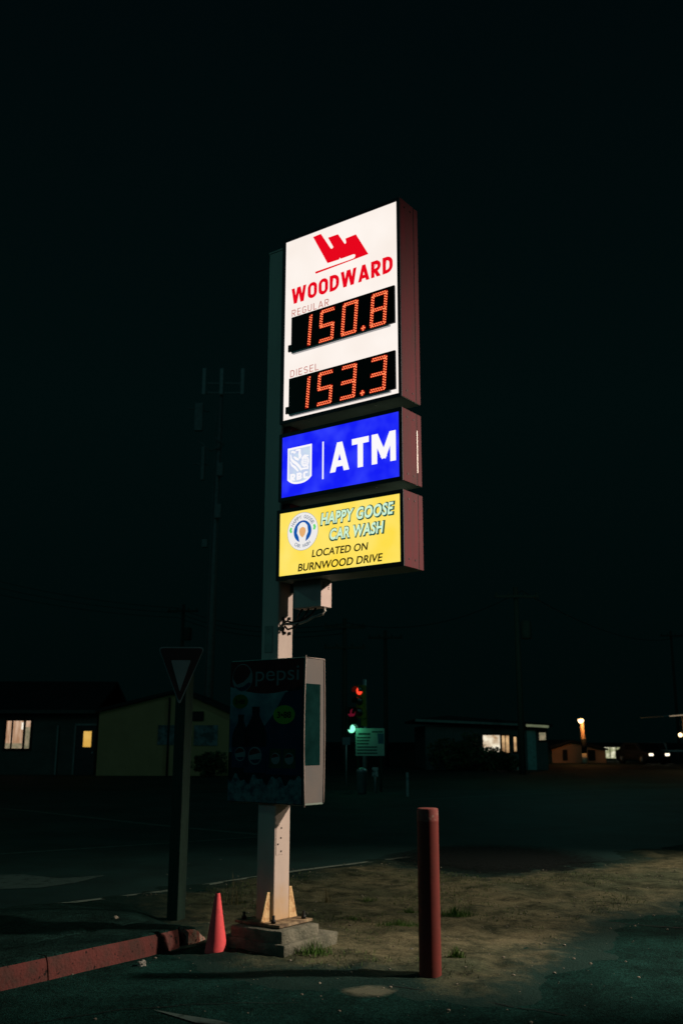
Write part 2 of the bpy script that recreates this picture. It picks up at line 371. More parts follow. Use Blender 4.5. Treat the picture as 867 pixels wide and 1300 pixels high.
def grid(name, x0, x1, y0, y1, st, hf, m, keep=None):
    nx, ny = int((x1-x0)/st), int((y1-y0)/st)
    V, Fc, idx = [], [], {}
    H = [[hf(x0+i*st, y0+j*st) for i in range(nx+1)] for j in range(ny+1)]
    def vid(i, j):
        if (i, j) not in idx:
            idx[(i, j)] = len(V); V.append((x0+i*st, y0+j*st, H[j][i]))
        return idx[(i, j)]
    for j in range(ny):
        for i in range(nx):
            if max(H[j][i], H[j][i+1], H[j+1][i], H[j+1][i+1]) > -0.012:
                Fc.append((vid(i, j), vid(i+1, j), vid(i+1, j+1), vid(i, j+1)))
    me = bpy.data.meshes.new(name); me.from_pydata(V, [], Fc)
    for p in me.polygons: p.use_smooth = True
    return link(name, me, m)
# dirt material: three scales of soil colour plus fine grain
def dirt_mat():
    m, nt, out = new_mat('dry_dirt'); N, L = nt.nodes.new, nt.links.new
    bs = N('ShaderNodeBsdfPrincipled'); L(bs.outputs[0], out.inputs[0]); bs.inputs['Roughness'].default_value = 0.95; bs.inputs['Specular IOR Level'].default_value = 0.1
    tc = N('ShaderNodeTexCoord')
    def ns(s, d, seed):
        n = N('ShaderNodeTexNoise'); n.noise_dimensions = '4D'; n.inputs['W'].default_value = seed
        n.inputs['Scale'].default_value = s; n.inputs['Detail'].default_value = d; n.inputs['Roughness'].default_value = 0.7; L(tc.outputs['Object'], n.inputs['Vector']); return n
    a = ns(0.55, 5, 1); c1 = N('ShaderNodeValToRGB'); L(a.outputs['Fac'], c1.inputs[0])
    e = c1.color_ramp.elements; e[0].position, e[1].position = 0.38, 0.62; e[0].color = (0.060, 0.076, 0.048, 1); e[1].color = (0.142, 0.134, 0.084, 1)
    g = ns(3.5, 8, 2); c2 = N('ShaderNodeValToRGB'); L(g.outputs['Fac'], c2.inputs[0])
    e = c2.color_ramp.elements; e[0].position, e[1].position = 0.38, 0.56; e[0].color = (0.24, 0.30, 0.25, 1); e[1].color = (1.15, 1.12, 1.06, 1)
    mx = N('ShaderNodeMix'); mx.data_type = 'RGBA'; mx.blend_type = 'MULTIPLY'; mx.inputs[0].default_value = 1
    L(c1.outputs[0], mx.inputs[6]); L(c2.outputs[0], mx.inputs[7])
    f = ns(55, 4, 3); c3 = N('ShaderNodeValToRGB'); L(f.outputs['Fac'], c3.inputs[0])
    e = c3.color_ramp.elements; e[0].position, e[1].position = 0.35, 0.68; e[0].color = (0.6, 0.6, 0.6, 1); e[1].color = (1.35, 1.35, 1.3, 1)
    mx2 = N('ShaderNodeMix'); mx2.data_type = 'RGBA'; mx2.blend_type = 'MULTIPLY'; mx2.inputs[0].default_value = 1
    L(mx.outputs[2], mx2.inputs[6]); L(c3.outputs[0], mx2.inputs[7]); 
    sx_ = N('ShaderNodeAttribute'); sx_.attribute_name = 'dirtness'
    jn = ns(9, 6, 8); ad = N('ShaderNodeMath'); ad.operation = 'MULTIPLY_ADD'; L(jn.outputs['Fac'], ad.inputs[0]); ad.inputs[1].default_value = 0.9; L(sx_.outputs['Fac'], ad.inputs[2])
    mr = N('ShaderNodeMapRange'); mr.interpolation_type = 'SMOOTHSTEP'; L(ad.outputs[0], mr.inputs[0]); mr.inputs[1].default_value = 0.30; mr.inputs[2].default_value = 0.98
    mx3 = N('ShaderNodeMix'); mx3.data_type = 'RGBA'; L(mr.outputs[0], mx3.inputs[0]); mx3.inputs[6].default_value = (0.0065, 0.0275, 0.0225, 1); L(mx2.outputs[2], mx3.inputs[7])
    L(mx3.outputs[2], bs.inputs['Base Color'])
    bp = N('ShaderNodeBump'); bp.inputs['Strength'].default_value = 0.9; bp.inputs['Distance'].default_value = 0.02
    h = ns(38, 8, 5); L(h.outputs['Fac'], bp.inputs['Height']); L(bp.outputs[0], bs.inputs['Normal'])
    return m
M['dirt'] = dirt_mat()
do = struct(grid('dirt', -2.6, 9.6, 6.2, 18.2, 0.05, dirt_h, 'dirt'))
at_ = do.data.attributes.new('dirtness', 'FLOAT', 'POINT')
at_.data.foreach_set('value', [max(-0.6, min(0.9, sd_poly(v.co.x, v.co.y, DIRT)*0.95+0.35*nz(v.co.x, v.co.y, 0.9, 21)+0.25*nz(v.co.x, v.co.y, 2.7, 22))) for v in do.data.vertices])

# kerb line runs along v; pavement behind it
V2 = Vector((0.588, 0.809)); KE = Vector((-1.26, 8.12))       # end of the red kerb (front bottom edge)
PV = [(-6.5, 0.9), (-1.36, 8.2), (-1.15, 8.75), (-1.45, 9.6), (-1.9, 10.55), (-2.9, 9.75), (-5.1, 7.5), (-11, 1.8)]
PV = [(KE.x-7*V2.x-0.10, KE.y-7*V2.y+0.07), (KE.x-0.12, KE.y+0.06), (-1.2, 8.6), (-1.4, 9.4), (-1.95, 10.6), (-2.85, 9.95), (-5.1, 7.7), (-10, 2.8)]
def pave_h(x, y):
    d = sd_poly(x, y, PV)
    k = KE-Vector((x, y)); along = k.dot(V2)                   # metres back from the kerb's end
    perp = abs((Vector((x, y))-KE).dot(Vector((-0.809, 0.588))))
    top = 0.147*sstep(-1.9, 0.15, along)
    edge_d = sd_poly(x, y, PV)
    if perp < 0.5 and along > -0.2: return top+0.004*nz(x, y, 3)-0.2*sstep(0.04, 0.12, -d)
    return -0.03+(top+0.03)*sstep(0.0, 0.55, edge_d)+0.010*nz(x, y, 2)+0.004*nz(x, y, 7)
struct(grid('pavement', -7, -0.8, 2.2, 11.2, 0.06, pave_h, 'pave'))

def kerb_piece(name, s0, s1, m, h=0.15, w=0.14, jag=0.012, nose=0.0):
    bb = MB(); U2 = Vector((-V2.y, V2.x))
    n = max(4, int((s1-s0)/0.08)); rows = []
    prof = [(0.0, -0.02), (0.008, 0.06), (0.018, h-0.035), (0.032, h-0.010), (0.055, h), (w, h), (w, -0.02)]
    for i in range(n+1):
        t = s0+(s1-s0)*i/n
        e = sstep(0, 1, min(1, (s1-t)/nose)) if nose else 1
        row = []
        for a, z in prof:
            p = KE+V2*t+U2*(a+(w/2-a)*(1-e)*0.55)
            zz = z*(0.35+0.65*e)
            j = jag*(nz(t*3, z*9+a*9, 1.7, 3)+0.5*nz(t*9, z*20, 1.9, 5))
            row.append(bb.bm.verts.new((p.x-U2.x*j, p.y-U2.y*j, zz+j*0.5)))
        rows.append(row)
    for A, B in zip(rows, rows[1:]):
        for k in range(len(prof)-1):
            f = bb.bm.faces.new([A[k], B[k], B[k+1], A[k+1]]); f.smooth = True; f.material_index = 1 if k >= 3 else 0
    bb.bm.faces.new(rows[0]); bb.bm.faces.new(rows[-1][::-1])
    bmesh.ops.recalc_face_normals(bb.bm, faces=bb.bm.faces[:])
    return smooth_edges(struct(bb.build(name, [m, 'pave'])), 50)
kerb_piece('kerb', -1.24, 0.0, 'kerb')
kerb_piece('kerb', -3.3, -1.252, 'kerb')
kerb_piece('kerb', -6.2, -3.312, 'kerb')
kerb_piece('kerb_end', 0.10, 0.34, 'kerb_worn', 0.135, 0.15, 0.03, 0.14)

# black patch, cracks, painted wedge of light, pale streak
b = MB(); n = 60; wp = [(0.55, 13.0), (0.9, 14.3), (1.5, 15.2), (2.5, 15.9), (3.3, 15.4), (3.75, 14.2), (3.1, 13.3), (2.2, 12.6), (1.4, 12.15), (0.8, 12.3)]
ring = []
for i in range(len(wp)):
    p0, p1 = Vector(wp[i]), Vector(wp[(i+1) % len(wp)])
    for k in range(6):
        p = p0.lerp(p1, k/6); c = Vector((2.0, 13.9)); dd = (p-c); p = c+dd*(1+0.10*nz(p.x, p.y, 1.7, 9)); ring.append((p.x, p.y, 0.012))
patchb = b; patchb.face([(2.05+(x-2.05)*1.25, 13.95+(y-13.95)*1.25, z+0.004) for x, y, z in ring])
def jagged(name, px, w, m, z=0.005):
    pts = []; P = [G(*p) for p in px]
    for p, q in zip(P, P[1:]):
        for k in range(8):
            r = p.lerp(q, k/8); pts.append((r.x+0.02*nz(r.x, r.y, 8, 1), r.y+0.02*nz(r.x, r.y, 8, 2)))
    pts.append((P[-1].x, P[-1].y)); strip(name, pts, w, z, m)
jagged('ground_crack', [(494, 1252), (560, 1262), (640, 1277), (720, 1290)], 0.012, 'crack')
jagged('ground_crack', [(745, 1168), (800, 1174), (880, 1180)], 0.02, 'crack')
jagged('ground_crack', [(40, 1300), (150, 1283), (260, 1275), (380, 1274)], 0.010, 'crack')
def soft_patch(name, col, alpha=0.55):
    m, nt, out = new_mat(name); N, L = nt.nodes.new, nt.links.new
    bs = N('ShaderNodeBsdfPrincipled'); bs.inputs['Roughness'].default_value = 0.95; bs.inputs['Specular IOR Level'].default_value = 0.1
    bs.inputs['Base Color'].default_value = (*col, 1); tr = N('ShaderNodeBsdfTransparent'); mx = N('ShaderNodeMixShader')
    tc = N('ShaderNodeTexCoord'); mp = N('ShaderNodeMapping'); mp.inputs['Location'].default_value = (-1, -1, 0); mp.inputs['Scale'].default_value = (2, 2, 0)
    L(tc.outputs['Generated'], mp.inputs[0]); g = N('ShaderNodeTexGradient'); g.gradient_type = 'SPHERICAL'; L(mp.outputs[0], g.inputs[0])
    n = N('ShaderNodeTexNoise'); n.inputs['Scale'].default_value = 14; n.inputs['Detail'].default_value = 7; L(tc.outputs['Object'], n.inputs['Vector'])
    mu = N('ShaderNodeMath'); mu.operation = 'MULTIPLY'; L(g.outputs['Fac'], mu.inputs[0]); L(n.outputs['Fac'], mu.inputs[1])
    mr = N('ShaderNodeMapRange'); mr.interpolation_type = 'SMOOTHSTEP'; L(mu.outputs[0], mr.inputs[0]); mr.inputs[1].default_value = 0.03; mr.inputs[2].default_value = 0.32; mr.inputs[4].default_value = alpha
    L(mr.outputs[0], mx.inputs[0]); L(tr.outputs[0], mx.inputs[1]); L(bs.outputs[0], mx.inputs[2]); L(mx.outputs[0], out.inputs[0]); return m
M['pale'] = soft_patch('light_wedge_paint', (0.17, 0.18, 0.125))  # pale colour standing in for lamp light on the asphalt
M['wet'] = soft_patch('soft_black_patch', (0.002, 0.0045, 0.0045), 0.97); struct(patchb.build('black_ground_patch', 'wet'))  # near-black patch that fades out towards its edge
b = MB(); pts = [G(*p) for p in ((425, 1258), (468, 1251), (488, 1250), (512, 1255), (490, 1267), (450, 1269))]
b.face([(p.x, p.y, 0.006) for p in pts]); struct(b.build('pale_ground_mark', 'pale'))  # lit wedge by the bollard's shadow, painted on as a pale patch
b = MB(); pts = [G(*p) for p in ((195, 1283), (235, 1290), (280, 1297), (300, 1303), (250, 1300))]
b.face([(p.x, p.y, 0.006) for p in pts]); struct(b.build('pale_ground_mark', 'line_faint'))  # faint pale streak on the asphalt

# ================================================================== GAS PRICE SIGN
PSI = math.radians(-36.007); O2 = Vector((-0.50264, 7.85649)); U = Vector((math.cos(PSI), math.sin(PSI))); VV = Vector((-U.y, U.x))
PC = (-0.144, 0.144)                       # pole centre in (a, v)
SG = 1.012; base = (O2+U*PC[0]+VV*PC[1])*SG
sign = thing('gas_price_sign', 'tall lit gas price sign on a square cream pole', 'price sign', (base.x, base.y, EYE-(EYE-0.215)*SG), PSI); sign.scale = (SG,)*3
OFF = (-PC[0], -PC[1], -0.215)             # parts are modelled in (a, v, z-above-ground)
pb = MB(); pb.box(-0.234, -0.054, 0.049, 0.2395, 0.235, 5.93, 0.010)
pole = pb.build('pole', 'pole', sign, OFF)
pl = MB(); pl.box(-0.36, 0.09, -0.05, 0.36, 0.215, 0.235, 0.003)
pl.build('base_plate', 'plate', pole)
def gusset(poly, axis, c, t=0.016):
    g = MB(); g.prism(poly, c-t/2, c+t/2, axis, bev=0.003); return g.build('gusset', 'rust', pole)
zb, zt = 0.236, 0.47
gusset([(-0.235, zb), (-0.330, zb), (-0.262, zt), (-0.235, zt)], 'y', 0.145)
gusset([(0.048, zb), (-0.062, zb), (0.008, zt-0.02), (0.048, zt-0.02)], 'x', -0.090)   # front face, near the corner
gusset([(0.2405, zb), (0.345, zb), (0.275, zt), (0.2405, zt)], 'x', -0.064)          # rear face
for a, v in ((-0.008, -0.005), (0.045, 0.30), (-0.31, 0.0), (-0.31, 0.31)):
    bb = MB(); bb.lathe([(0.020, 0.236), (0.020, 0.262), (0.012, 0.263), (0.012, 0.292)], 6, (a, v)); bb.build('anchor_bolt', 'bolt', pole)
hp = MB(); hp.box(-0.0545, -0.0505, 0.085, 0.165, 0.93, 1.0, 0.001)
hp = MB(); hp.box(-0.0545, -0.0505, 0.065, 0.155, 0.72, 0.95, 0.001); cv = hp.build('cover_plate', 'pole', pole)
for v, z in ((0.125, 0.92), (0.12, 0.845), (0.085, 0.80), (0.125, 0.745)):
    hs = MB(); hs.box(-0.0504, -0.047, v-0.006, v+0.006, z-0.006, z+0.006); hs.build('cover_screw', 'bolt', pole)
lb = MB(); lb.box(-0.20, -0.115, 0.0455, 0.0492, 2.30, 2.52); lb.build('notice_plate', mat('notice_grey', (0.30, 0.31, 0.27), 0.6), pole)
cp = MB(); cp.box(-0.238, -0.050, 0.045, 0.2435, 5.93, 5.945); cp.build('pole_cap', 'pole', pole)

def cabinet(name, x0, x1, z0, z1, panel, seam_shine=False, face='lit_white'):
    """box with a retainer frame, a lit face panel, a separate right end panel, screws, seam"""
    D = 0.274
    c = MB(); c.box(x0, x1-0.004, 0.0, D, z0, z1, 0.003); cab = c.build(name, 'cabinet', sign, OFF)
    px0, px1, pz0, pz1 = panel
    f = MB()
    f.box(x0, x1-0.001, -0.010, -0.001, pz1, z1); f.box(x0, x1-0.001, -0.010, -0.001, z0, pz0)
    f.box(x0, px0, -0.010, -0.001, pz0, pz1); f.box(px1, x1-0.001, -0.010, -0.001, pz0, pz1)
    f.build('retainer_frame', 'retainer', cab)
    p = MB(); p.box(px0+0.001, px1-0.001, -0.004, -0.0012, pz0+0.001, pz1-0.001); p.build('face_panel', face, cab)
    sv = 0.205
    e = MB(); e.box(x1-0.004, x1, 0.0, sv-0.005, z0+0.002, z1-0.002, 0.0015); e.box(x1-0.004, x1, sv+0.006, D, z0+0.002, z1-0.002, 0.0015)
    e.build('end_panel', 'endpanel', cab)
    s_ = MB(); s_.box(x1-0.0041, x1-0.0025, sv-0.005, sv+0.006, z0+0.004, z1-0.004); s_.build('panel_seam', 'seam', cab)
    if seam_shine:
        q = MB(); q.box(x1-0.002, x1+0.003, sv-0.002, sv+0.008, z0+0.10, z1-0.14, 0.001); q.build('seam_strip', 'steel', cab)
    for v in (0.065, 0.155):
        for z in (z0+0.065, z1-0.065):
            w = MB(); w.prism([(v+0.0085*math.cos(2*PI*k/8), z+0.0085*math.sin(2*PI*k/8)) for k in range(8)], x1+0.0003, x1+0.003, 'x')
            w.build('panel_screw', 'screw', cab)
    for a in (x0+0.27, x0+0.95):
        u_ = MB(); u_.box(a-0.006, a+0.006, 0.05, 0.062, z0-0.004, z0-0.0003); u_.build('underside_screw', 'screw_pale', cab)
    return cab
# ---- fuel price cabinet
c1 = cabinet('price_cabinet', -0.030, 1.210, 4.233, 5.978, (0.005, 1.181, 4.262, 5.947))
y1 = -0.006
lg = [(0.311,5.904),(0.396,5.907),(0.500,5.738),(0.507,5.730),(0.517,5.726),(0.527,5.729),(0.532,5.738),(0.475,5.844),(0.582,5.842),(0.650,5.733),(0.655,5.727),(0.663,5.727),(0.669,5.736),(0.661,5.775),(0.770,5.779),
      (0.897,5.555),(0.345,5.541),(0.337,5.561),(0.70,5.561),(0.745,5.562),(0.760,5.570),(0.766,5.583),(0.760,5.595),(0.745,5.601),(0.617,5.600),(0.609,5.603),(0.603,5.616),(0.597,5.603),(0.588,5.599),(0.471,5.603)]
lgm = MB(); lgm.face([(x, y1, z) for x, z in lg]); lgm.build('emblem', 'lit_red', c1)
strokes('WOODWARD', 0.078, 1.138, 5.323, 5.472, y1, 0.215, 0.115, 0, 'lit_red', c1)
strokes('REGULAR', 0.084, 0.489, 5.206, 5.269, y1, 0.12, 0.24, 0, 'lit_maroon', c1, 'grade_lettering')
strokes('DIESEL', 0.075, 0.382, 4.643, 4.706, y1, 0.12, 0.24, 0, 'lit_maroon', c1, 'grade_lettering')

SEG = {'0': 'abcdef', '1': 'bc', '3': 'abcdg', '5': 'acdfg', '8': 'abcdefg'}
def digit(ch, x0, z0, par):
    w, h = 0.128, 0.262
    P = {'a': ((0, h), (w, h)), 'g': ((0, h/2), (w, h/2)), 'd': ((0, 0), (w, 0)), 'f': ((0, h/2), (0, h)), 'e': ((0, 0), (0, h/2)), 'b': ((w, h/2), (w, h)), 'c': ((w, 0), (w, h/2))}
    dots = MB(); basem = MB(); sl = 0.077
    def T(x, z): return x0+x+sl*z, z0+z
    done = set()
    def dot(x, z):
        k = (round(x/0.007), round(z/0.007))
        if k in done: return
        done.add(k); X, Z = T(x, z)
        dots.disc(X, Z, 0.0064, -0.0265, 6)
    if ch == '.':
        for x, z in ((0, 0), (0.014, 0), (-0.014, 0), (0, 0.016), (0, -0.016)): dot(x, z)
        X, Z = T(0, 0); basem.disc(X, Z, 0.026, -0.0258, 10)
    else:
        for s_ in SEG[ch]:
            (ax, az), (bx, bz) = P[s_]
            dx, dz = bx-ax, bz-az; ln = math.hypot(dx, dz); tx, tz = dx/ln, dz/ln; nx, nz_ = -tz, tx
            k = int(round(ln/0.0205))
            for i in range(k+1):
                for r_, off in ((-0.0088, 0.0), (0.0088, 0.5)):
                    t = (i+off*0.9)/k*ln
                    if t <= ln+0.001: dot(ax+tx*t+nx*r_, az+tz*t+nz_*r_)
            wv = 0.0175
            c4 = [(ax-tx*0.010+nx*wv, az-tz*0.010+nz_*wv), (bx+tx*0.010+nx*wv, bz+tz*0.010+nz_*wv), (bx+tx*0.010-nx*wv, bz+tz*0.010-nz_*wv), (ax-tx*0.010-nx*wv, az-tz*0.010-nz_*wv)]
            yy = -0.0258-0.00004*'abcdefg'.index(s_)
            basem.face([(T(x, z)[0], yy, T(x, z)[1]) for x, z in c4])
    o1 = dots.build('digit', 'led', par)
    o2 = basem.build('digit_glow', 'led_base', par)
def display(zt_, zb_, xa, xb, txt, xs, zd):
    d = MB(); d.box(xa, xb, -0.025, -0.0045, zb_, zt_, 0.004); d.box(xa-0.036, xa-0.001, -0.022, -0.0045, zb_+0.012, zb_+0.075, 0.003)
    hd = d.build('price_display', 'display', sign, OFF)
    l = MB(); l.box(xa+0.015, xb-0.05, -0.034, -0.0045, zb_-0.019, zb_-0.003, 0.002); l.build('drip_ledge', 'aluminium', hd)
    for ch, x in zip(txt, xs): digit(ch, x, zd+(0.004 if ch == '.' else 0), hd)
display(5.190, 4.864, 0.094, 1.160, '150.8', (0.292-0.128, 0.408, 0.644, 0.856, 0.935), 4.888)
display(4.626, 4.300, 0.076, 1.160, '153.3', (0.278-0.128, 0.392, 0.630, 0.845, 0.925), 4.326)
# ---- cash machine cabinet
c2 = cabinet('cash_machine_cabinet', -0.030, 1.210, 3.548, 4.143, (0.0, 1.179, 3.580, 4.112), True, 'lit_blue')
strokes('ATM', 0.509, 1.148, 3.717, 3.964, y1, 0.205, 0.10, 0, 'lit_w2', c2)
d = MB(); d.face([(x, y1, z) for x, z in ((0.429, 3.677), (0.444, 3.677), (0.444, 3.998), (0.429, 3.998))]); d.build('divider_line', 'lit_w2', c2)
def shield(x0, x1, zt_, zs, zl):
    n = 14; pts = [(x0, zt_), (x1, zt_)]
    for i in range(n+1):
        t = i/n; x = x1+(x0-x1)*t; pts.append((x, zs-(zs-zl)*(1-abs(2*t-1)**2.6)))
    return pts
e1 = MB(); e1.face([(x, y1, z) for x, z in shield(0.062, 0.320, 4.003, 3.725, 3.678)]); em = e1.build('emblem', 'lit_w2', c2)
e2 = MB(); e2.face([(x, y1-0.001, z) for x, z in shield(0.078, 0.304, 3.985, 3.733, 3.694)]); e2.build('emblem_field', 'lit_pale', c2)
e3 = MB(); yq = y1-0.002
def ribbon(bb, pts, w, y):
    P = [Vector((p[0], 0, p[1])) for p in pts]
    W = w if isinstance(w, (list, tuple)) else [w]*len(P)
    Lf, Rt = [], []
    for i, p in enumerate(P):
        t = (P[min(i+1, len(P)-1)]-P[max(i-1, 0)]).normalized(); n = Vector((-t.z, 0, t.x))*W[i]/2
        Lf.append(p+n); Rt.append(p-n)
    for i in range(len(P)-1):
        bb.face([(q.x, y, q.z) for q in (Lf[i], Lf[i+1], Rt[i+1], Rt[i])])
ribbon(e3, [(0.100, 3.962), (0.120, 3.968), (0.135, 3.955), (0.150, 3.960)], 0.018, yq)
ribbon(e3, [(0.150, 3.972), (0.200, 3.972)], 0.016, yq)
ribbon(e3, [(0.194, 3.975), (0.192, 3.935), (0.200, 3.915), (0.190, 3.895)], [0.02, 0.026, 0.034, 0.02], yq)
ribbon(e3, [(0.096, 3.945), (0.102, 3.905), (0.125, 3.880), (0.160, 3.855), (0.190, 3.825), (0.215, 3.790)], [0.012, 0.02, 0.024, 0.024, 0.024, 0.018], yq)
ribbon(e3, [(0.092, 3.885), (0.110, 3.850), (0.145, 3.825), (0.180, 3.785)], [0.010, 0.018, 0.022, 0.014], yq-0.0003)
ribbon(e3, [(0.130, 3.920), (0.155, 3.900), (0.185, 3.885)], [0.014, 0.022, 0.018], yq-0.0003)
ribbon(e3, [(0.215, 3.890), (0.245, 3.912), (0.290, 3.905)], [0.014, 0.018, 0.010], yq-0.0006)
e3.disc(0.252, 3.858, 0.043, yq-0.0004, 24, 0.045)
ribbon(e3, [(0.205, 3.800), (0.250, 3.800), (0.288, 3.795)], [0.014, 0.016, 0.012], yq-0.0006)
ribbon(e3, [(0.270, 3.83), (0.285, 3.80)], 0.016, yq-0.0008)
e3.build('emblem_animal', 'lit_w2', c2)
e4 = MB()
for x in (0.236, 0.252, 0.268): ribbon(e4, [(x, 3.825), (x+0.003, 3.893)], 0.003, yq-0.0012)
for z in (3.842, 3.858, 3.874): ribbon(e4, [(0.215, z), (0.289, z)], 0.003, yq-0.0014)
e4.build('globe_grid', 'lit_pale', c2)
strokes('RBC', 0.094, 0.288, 3.711, 3.773, yq, 0.24, 0.13, 0, 'lit_w2', c2, 'emblem_lettering')
# ---- car wash cabinet
c3 = cabinet('car_wash_cabinet', -0.042, 1.212, 2.877, 3.476, (-0.011, 1.180, 2.913, 3.446), False, 'lit_yellow')
for txt_, bx in (('HAPPY GOOSE', (0.417, 1.120, 3.291, 3.393)), ('CAR WASH', (0.508, 1.028, 3.156, 3.252))):
    x0, x1, z0, z1 = bx
    text('lettering_shadow', txt_, (x0-0.006, x1+0.016, z0-0.010, z1+0.004), y1, 'lit_teal', c3, bold=0.072, shear=0.16, spacing=1.08)
    text('lettering', txt_, (x0+0.002, x1, z0+0.002, z1-0.002), y1-0.001, 'lit_mint', c3, bold=0.034, shear=0.16, spacing=1.08)
text('lettering', 'LOCATED ON', (0.329, 0.883, 3.037, 3.099), y1, 'lit_black', c3, bold=0.018, shear=0.16, spacing=1.0)
text('lettering', 'BURNWOOD DRIVE', (0.187, 1.018, 2.934, 2.998), y1, 'lit_black', c3, bold=0.018, shear=0.16, spacing=1.0)
cx, cz = 0.2325, 3.266
r1 = MB(); r1.disc(cx, cz, 0.160, y1, 40); r1.build('badge_rim', 'lit_grey', c3)
r1 = MB(); r1.disc(cx, cz, 0.157, y1-0.0006, 40); r1.build('badge', 'lit_ring', c3)
r1 = MB(); r1.disc(cx, cz, 0.092, y1-0.0012, 32); r1.build('badge_disc', 'lit_logo_blue', c3)
r1 = MB()  # white rounded arch in the middle of the disc and a small tan drop
ar = [(-0.030, -0.094), (-0.040, -0.045), (-0.058, -0.01), (-0.050, 0.045), (-0.025, 0.070), (0.0, 0.077), (0.025, 0.070), (0.050, 0.045), (0.058, -0.01), (0.040, -0.045), (0.030, -0.094)]
r1.face([(cx+a, y1-0.0018, cz+c_) for a, c_ in ar[::-1]]); r1.build('badge_arch', 'lit_ring', c3)
r1 = MB(); dr = [(0.0, -0.055), (0.025, -0.030), (0.035, 0.0), (0.028, 0.025), (0.0, 0.038), (-0.028, 0.025), (-0.035, 0.0), (-0.025, -0.030)]
r1.face([(cx+a, y1-0.0024, cz+c_) for a, c_ in dr]); r1.build('badge_drop', 'lit_tan', c3)
r1 = MB()
for sx in (-1, 1):
    for k in range(3): r1.disc(cx+sx*(0.121+0.006*(k == 1)), cz+0.022+0.012*(k-1), 0.012, y1-0.0014-0.0002*k, 8)
r1.build('badge_leaves', 'lit_green', c3)
def arc_text(s, a0, a1, rad, size, up, par):
    for i, ch in enumerate(s):
        if ch == ' ': continue
        a = math.radians(a0+(a1-a0)*i/(len(s)-1))
        me = text_mesh(ch, -size*0.38, size*0.38, -size/2, size/2, 0, bold=0.02)
        rot = (PI/2-a) if up else (-PI/2-a)
        for v in me.vertices:
            x, z = v.co.x, v.co.z
            v.co = (cx+rad*math.cos(a)+x*math.cos(rot)+z*math.sin(rot), y1-0.0016, cz+rad*math.sin(a)-x*math.sin(rot)+z*math.cos(rot))
        bms.append(me)
bms = []
arc_text('HAPPY GOOSE', 148, 32, 0.123, 0.030, True, c3)
arc_text('CAR WASH', 236, 304, 0.123, 0.030, False, c3)
bb = bmesh.new()
for me in bms: bb.from_mesh(me)
me = bpy.data.meshes.new('badge_lettering'); bb.to_mesh(me); link('badge_lettering', me, 'lit_grey', c3)
# ---- brackets between cabinets, junction box, conduit
for z0, z1 in ((4.146, 4.230), (3.479, 3.545)):
    k = MB(); k.box(-0.053, 0.03, 0.07, 0.22, z0, z1); k.build('cabinet_bracket', 'endpanel', sign, OFF)
k = MB(); k.box(-0.053, 0.34, 0.19, 0.235, 2.80, 2.874); k.build('support_rail', 'cabinet', sign, OFF)
jb = MB(); jb.box(0.058, 0.345, 0.100, 0.245, 2.652, 2.873, 0.004); jbo = jb.build('junction_box', 'box', sign, OFF)
for q in (0.135, 0.2):
    for z in (2.80, 2.815, 2.83, 2.845):
        vs = MB(); vs.box(0.3452, 0.3467, q-0.010, q+0.012, z, z+0.006); vs.build('vent_slot', 'seam', jbo)
cd = MB()
arc = [(0.345-0.02, 0.17, 2.652), (0.335, 0.17, 2.62), (0.315, 0.165, 2.595), (0.27, 0.16, 2.585), (0.22, 0.155, 2.575), (0.17, 0.15, 2.55), (0.11, 0.14, 2.535), (0.05, 0.13, 2.53), (-0.052, 0.12, 2.535)]
cd.tube(arc, 0.011, 8); cd.build('conduit', mat('conduit_grey', (0.35, 0.33, 0.29), 0.5), sign, OFF)
cb = MB()
cb.tube([(0.24, 0.17, 2.652), (0.20, 0.165, 2.60), (0.12, 0.15, 2.56), (0.03, 0.13, 2.545), (-0.03, 0.125, 2.557), (-0.052, 0.12, 2.55)], 0.008, 6)
cb.tube([(0.18, 0.16, 2.652), (0.13, 0.15, 2.58), (0.06, 0.12, 2.50), (0.0, 0.105, 2.485), (-0.035, 0.11, 2.515), (-0.046, 0.115, 2.51), (-0.049, 0.10, 2.46)], 0.008, 6)
cb.tube([(0.12, 0.15, 2.652), (0.09, 0.14, 2.61), (0.05, 0.15, 2.54), (0.03, 0.16, 2.49)], 0.007, 6)
cb.build('cable', 'cable', sign, OFF)
for v, z in ((0.10, 2.578), (0.18, 2.585), (0.115, 2.555), (0.12, 2.46), (0.185, 2.462)):
    kn = MB(); kn.box(-0.0538, -0.035, v-0.009, v+0.009, z-0.012, z+0.012, 0.003); kn.build('cable_clip', 'bolt', sign, OFF)

# ================================================================== CONCRETE FOOTING
ft = thing('concrete_footing', 'two-tier concrete footing under the gas price sign', 'footing', (base.x/SG, base.y/SG, 0), PSI); ft.scale = (1, 1, 0.97)
OF2 = (-PC[0], -PC[1], 0)
def slab(name, x0, x1, v0, v1, z0, z1, sd):
    s_ = MB(); s_.box(x0, x1, v0, v1, z0, z1, 0.012)
    bmesh.ops.subdivide_edges(s_.bm, edges=s_.bm.edges[:], cuts=3, use_grid_fill=True)
    for v in s_.bm.verts:
        k = 0.012*noise.noise(v.co*6+Vector((sd, 0, 0))); v.co += Vector((k, k, k*0.5))
    o = s_.build(name, 'concrete', ft, OF2); smooth_edges(o, 35); return o
slab('lower_slab', -0.50, 0.16, -0.075, 0.60, -0.05, 0.112, 1.0)
slab('upper_slab', -0.40, 0.165-0.06, -0.052, 0.43, 0.10, 0.198, 5.0)

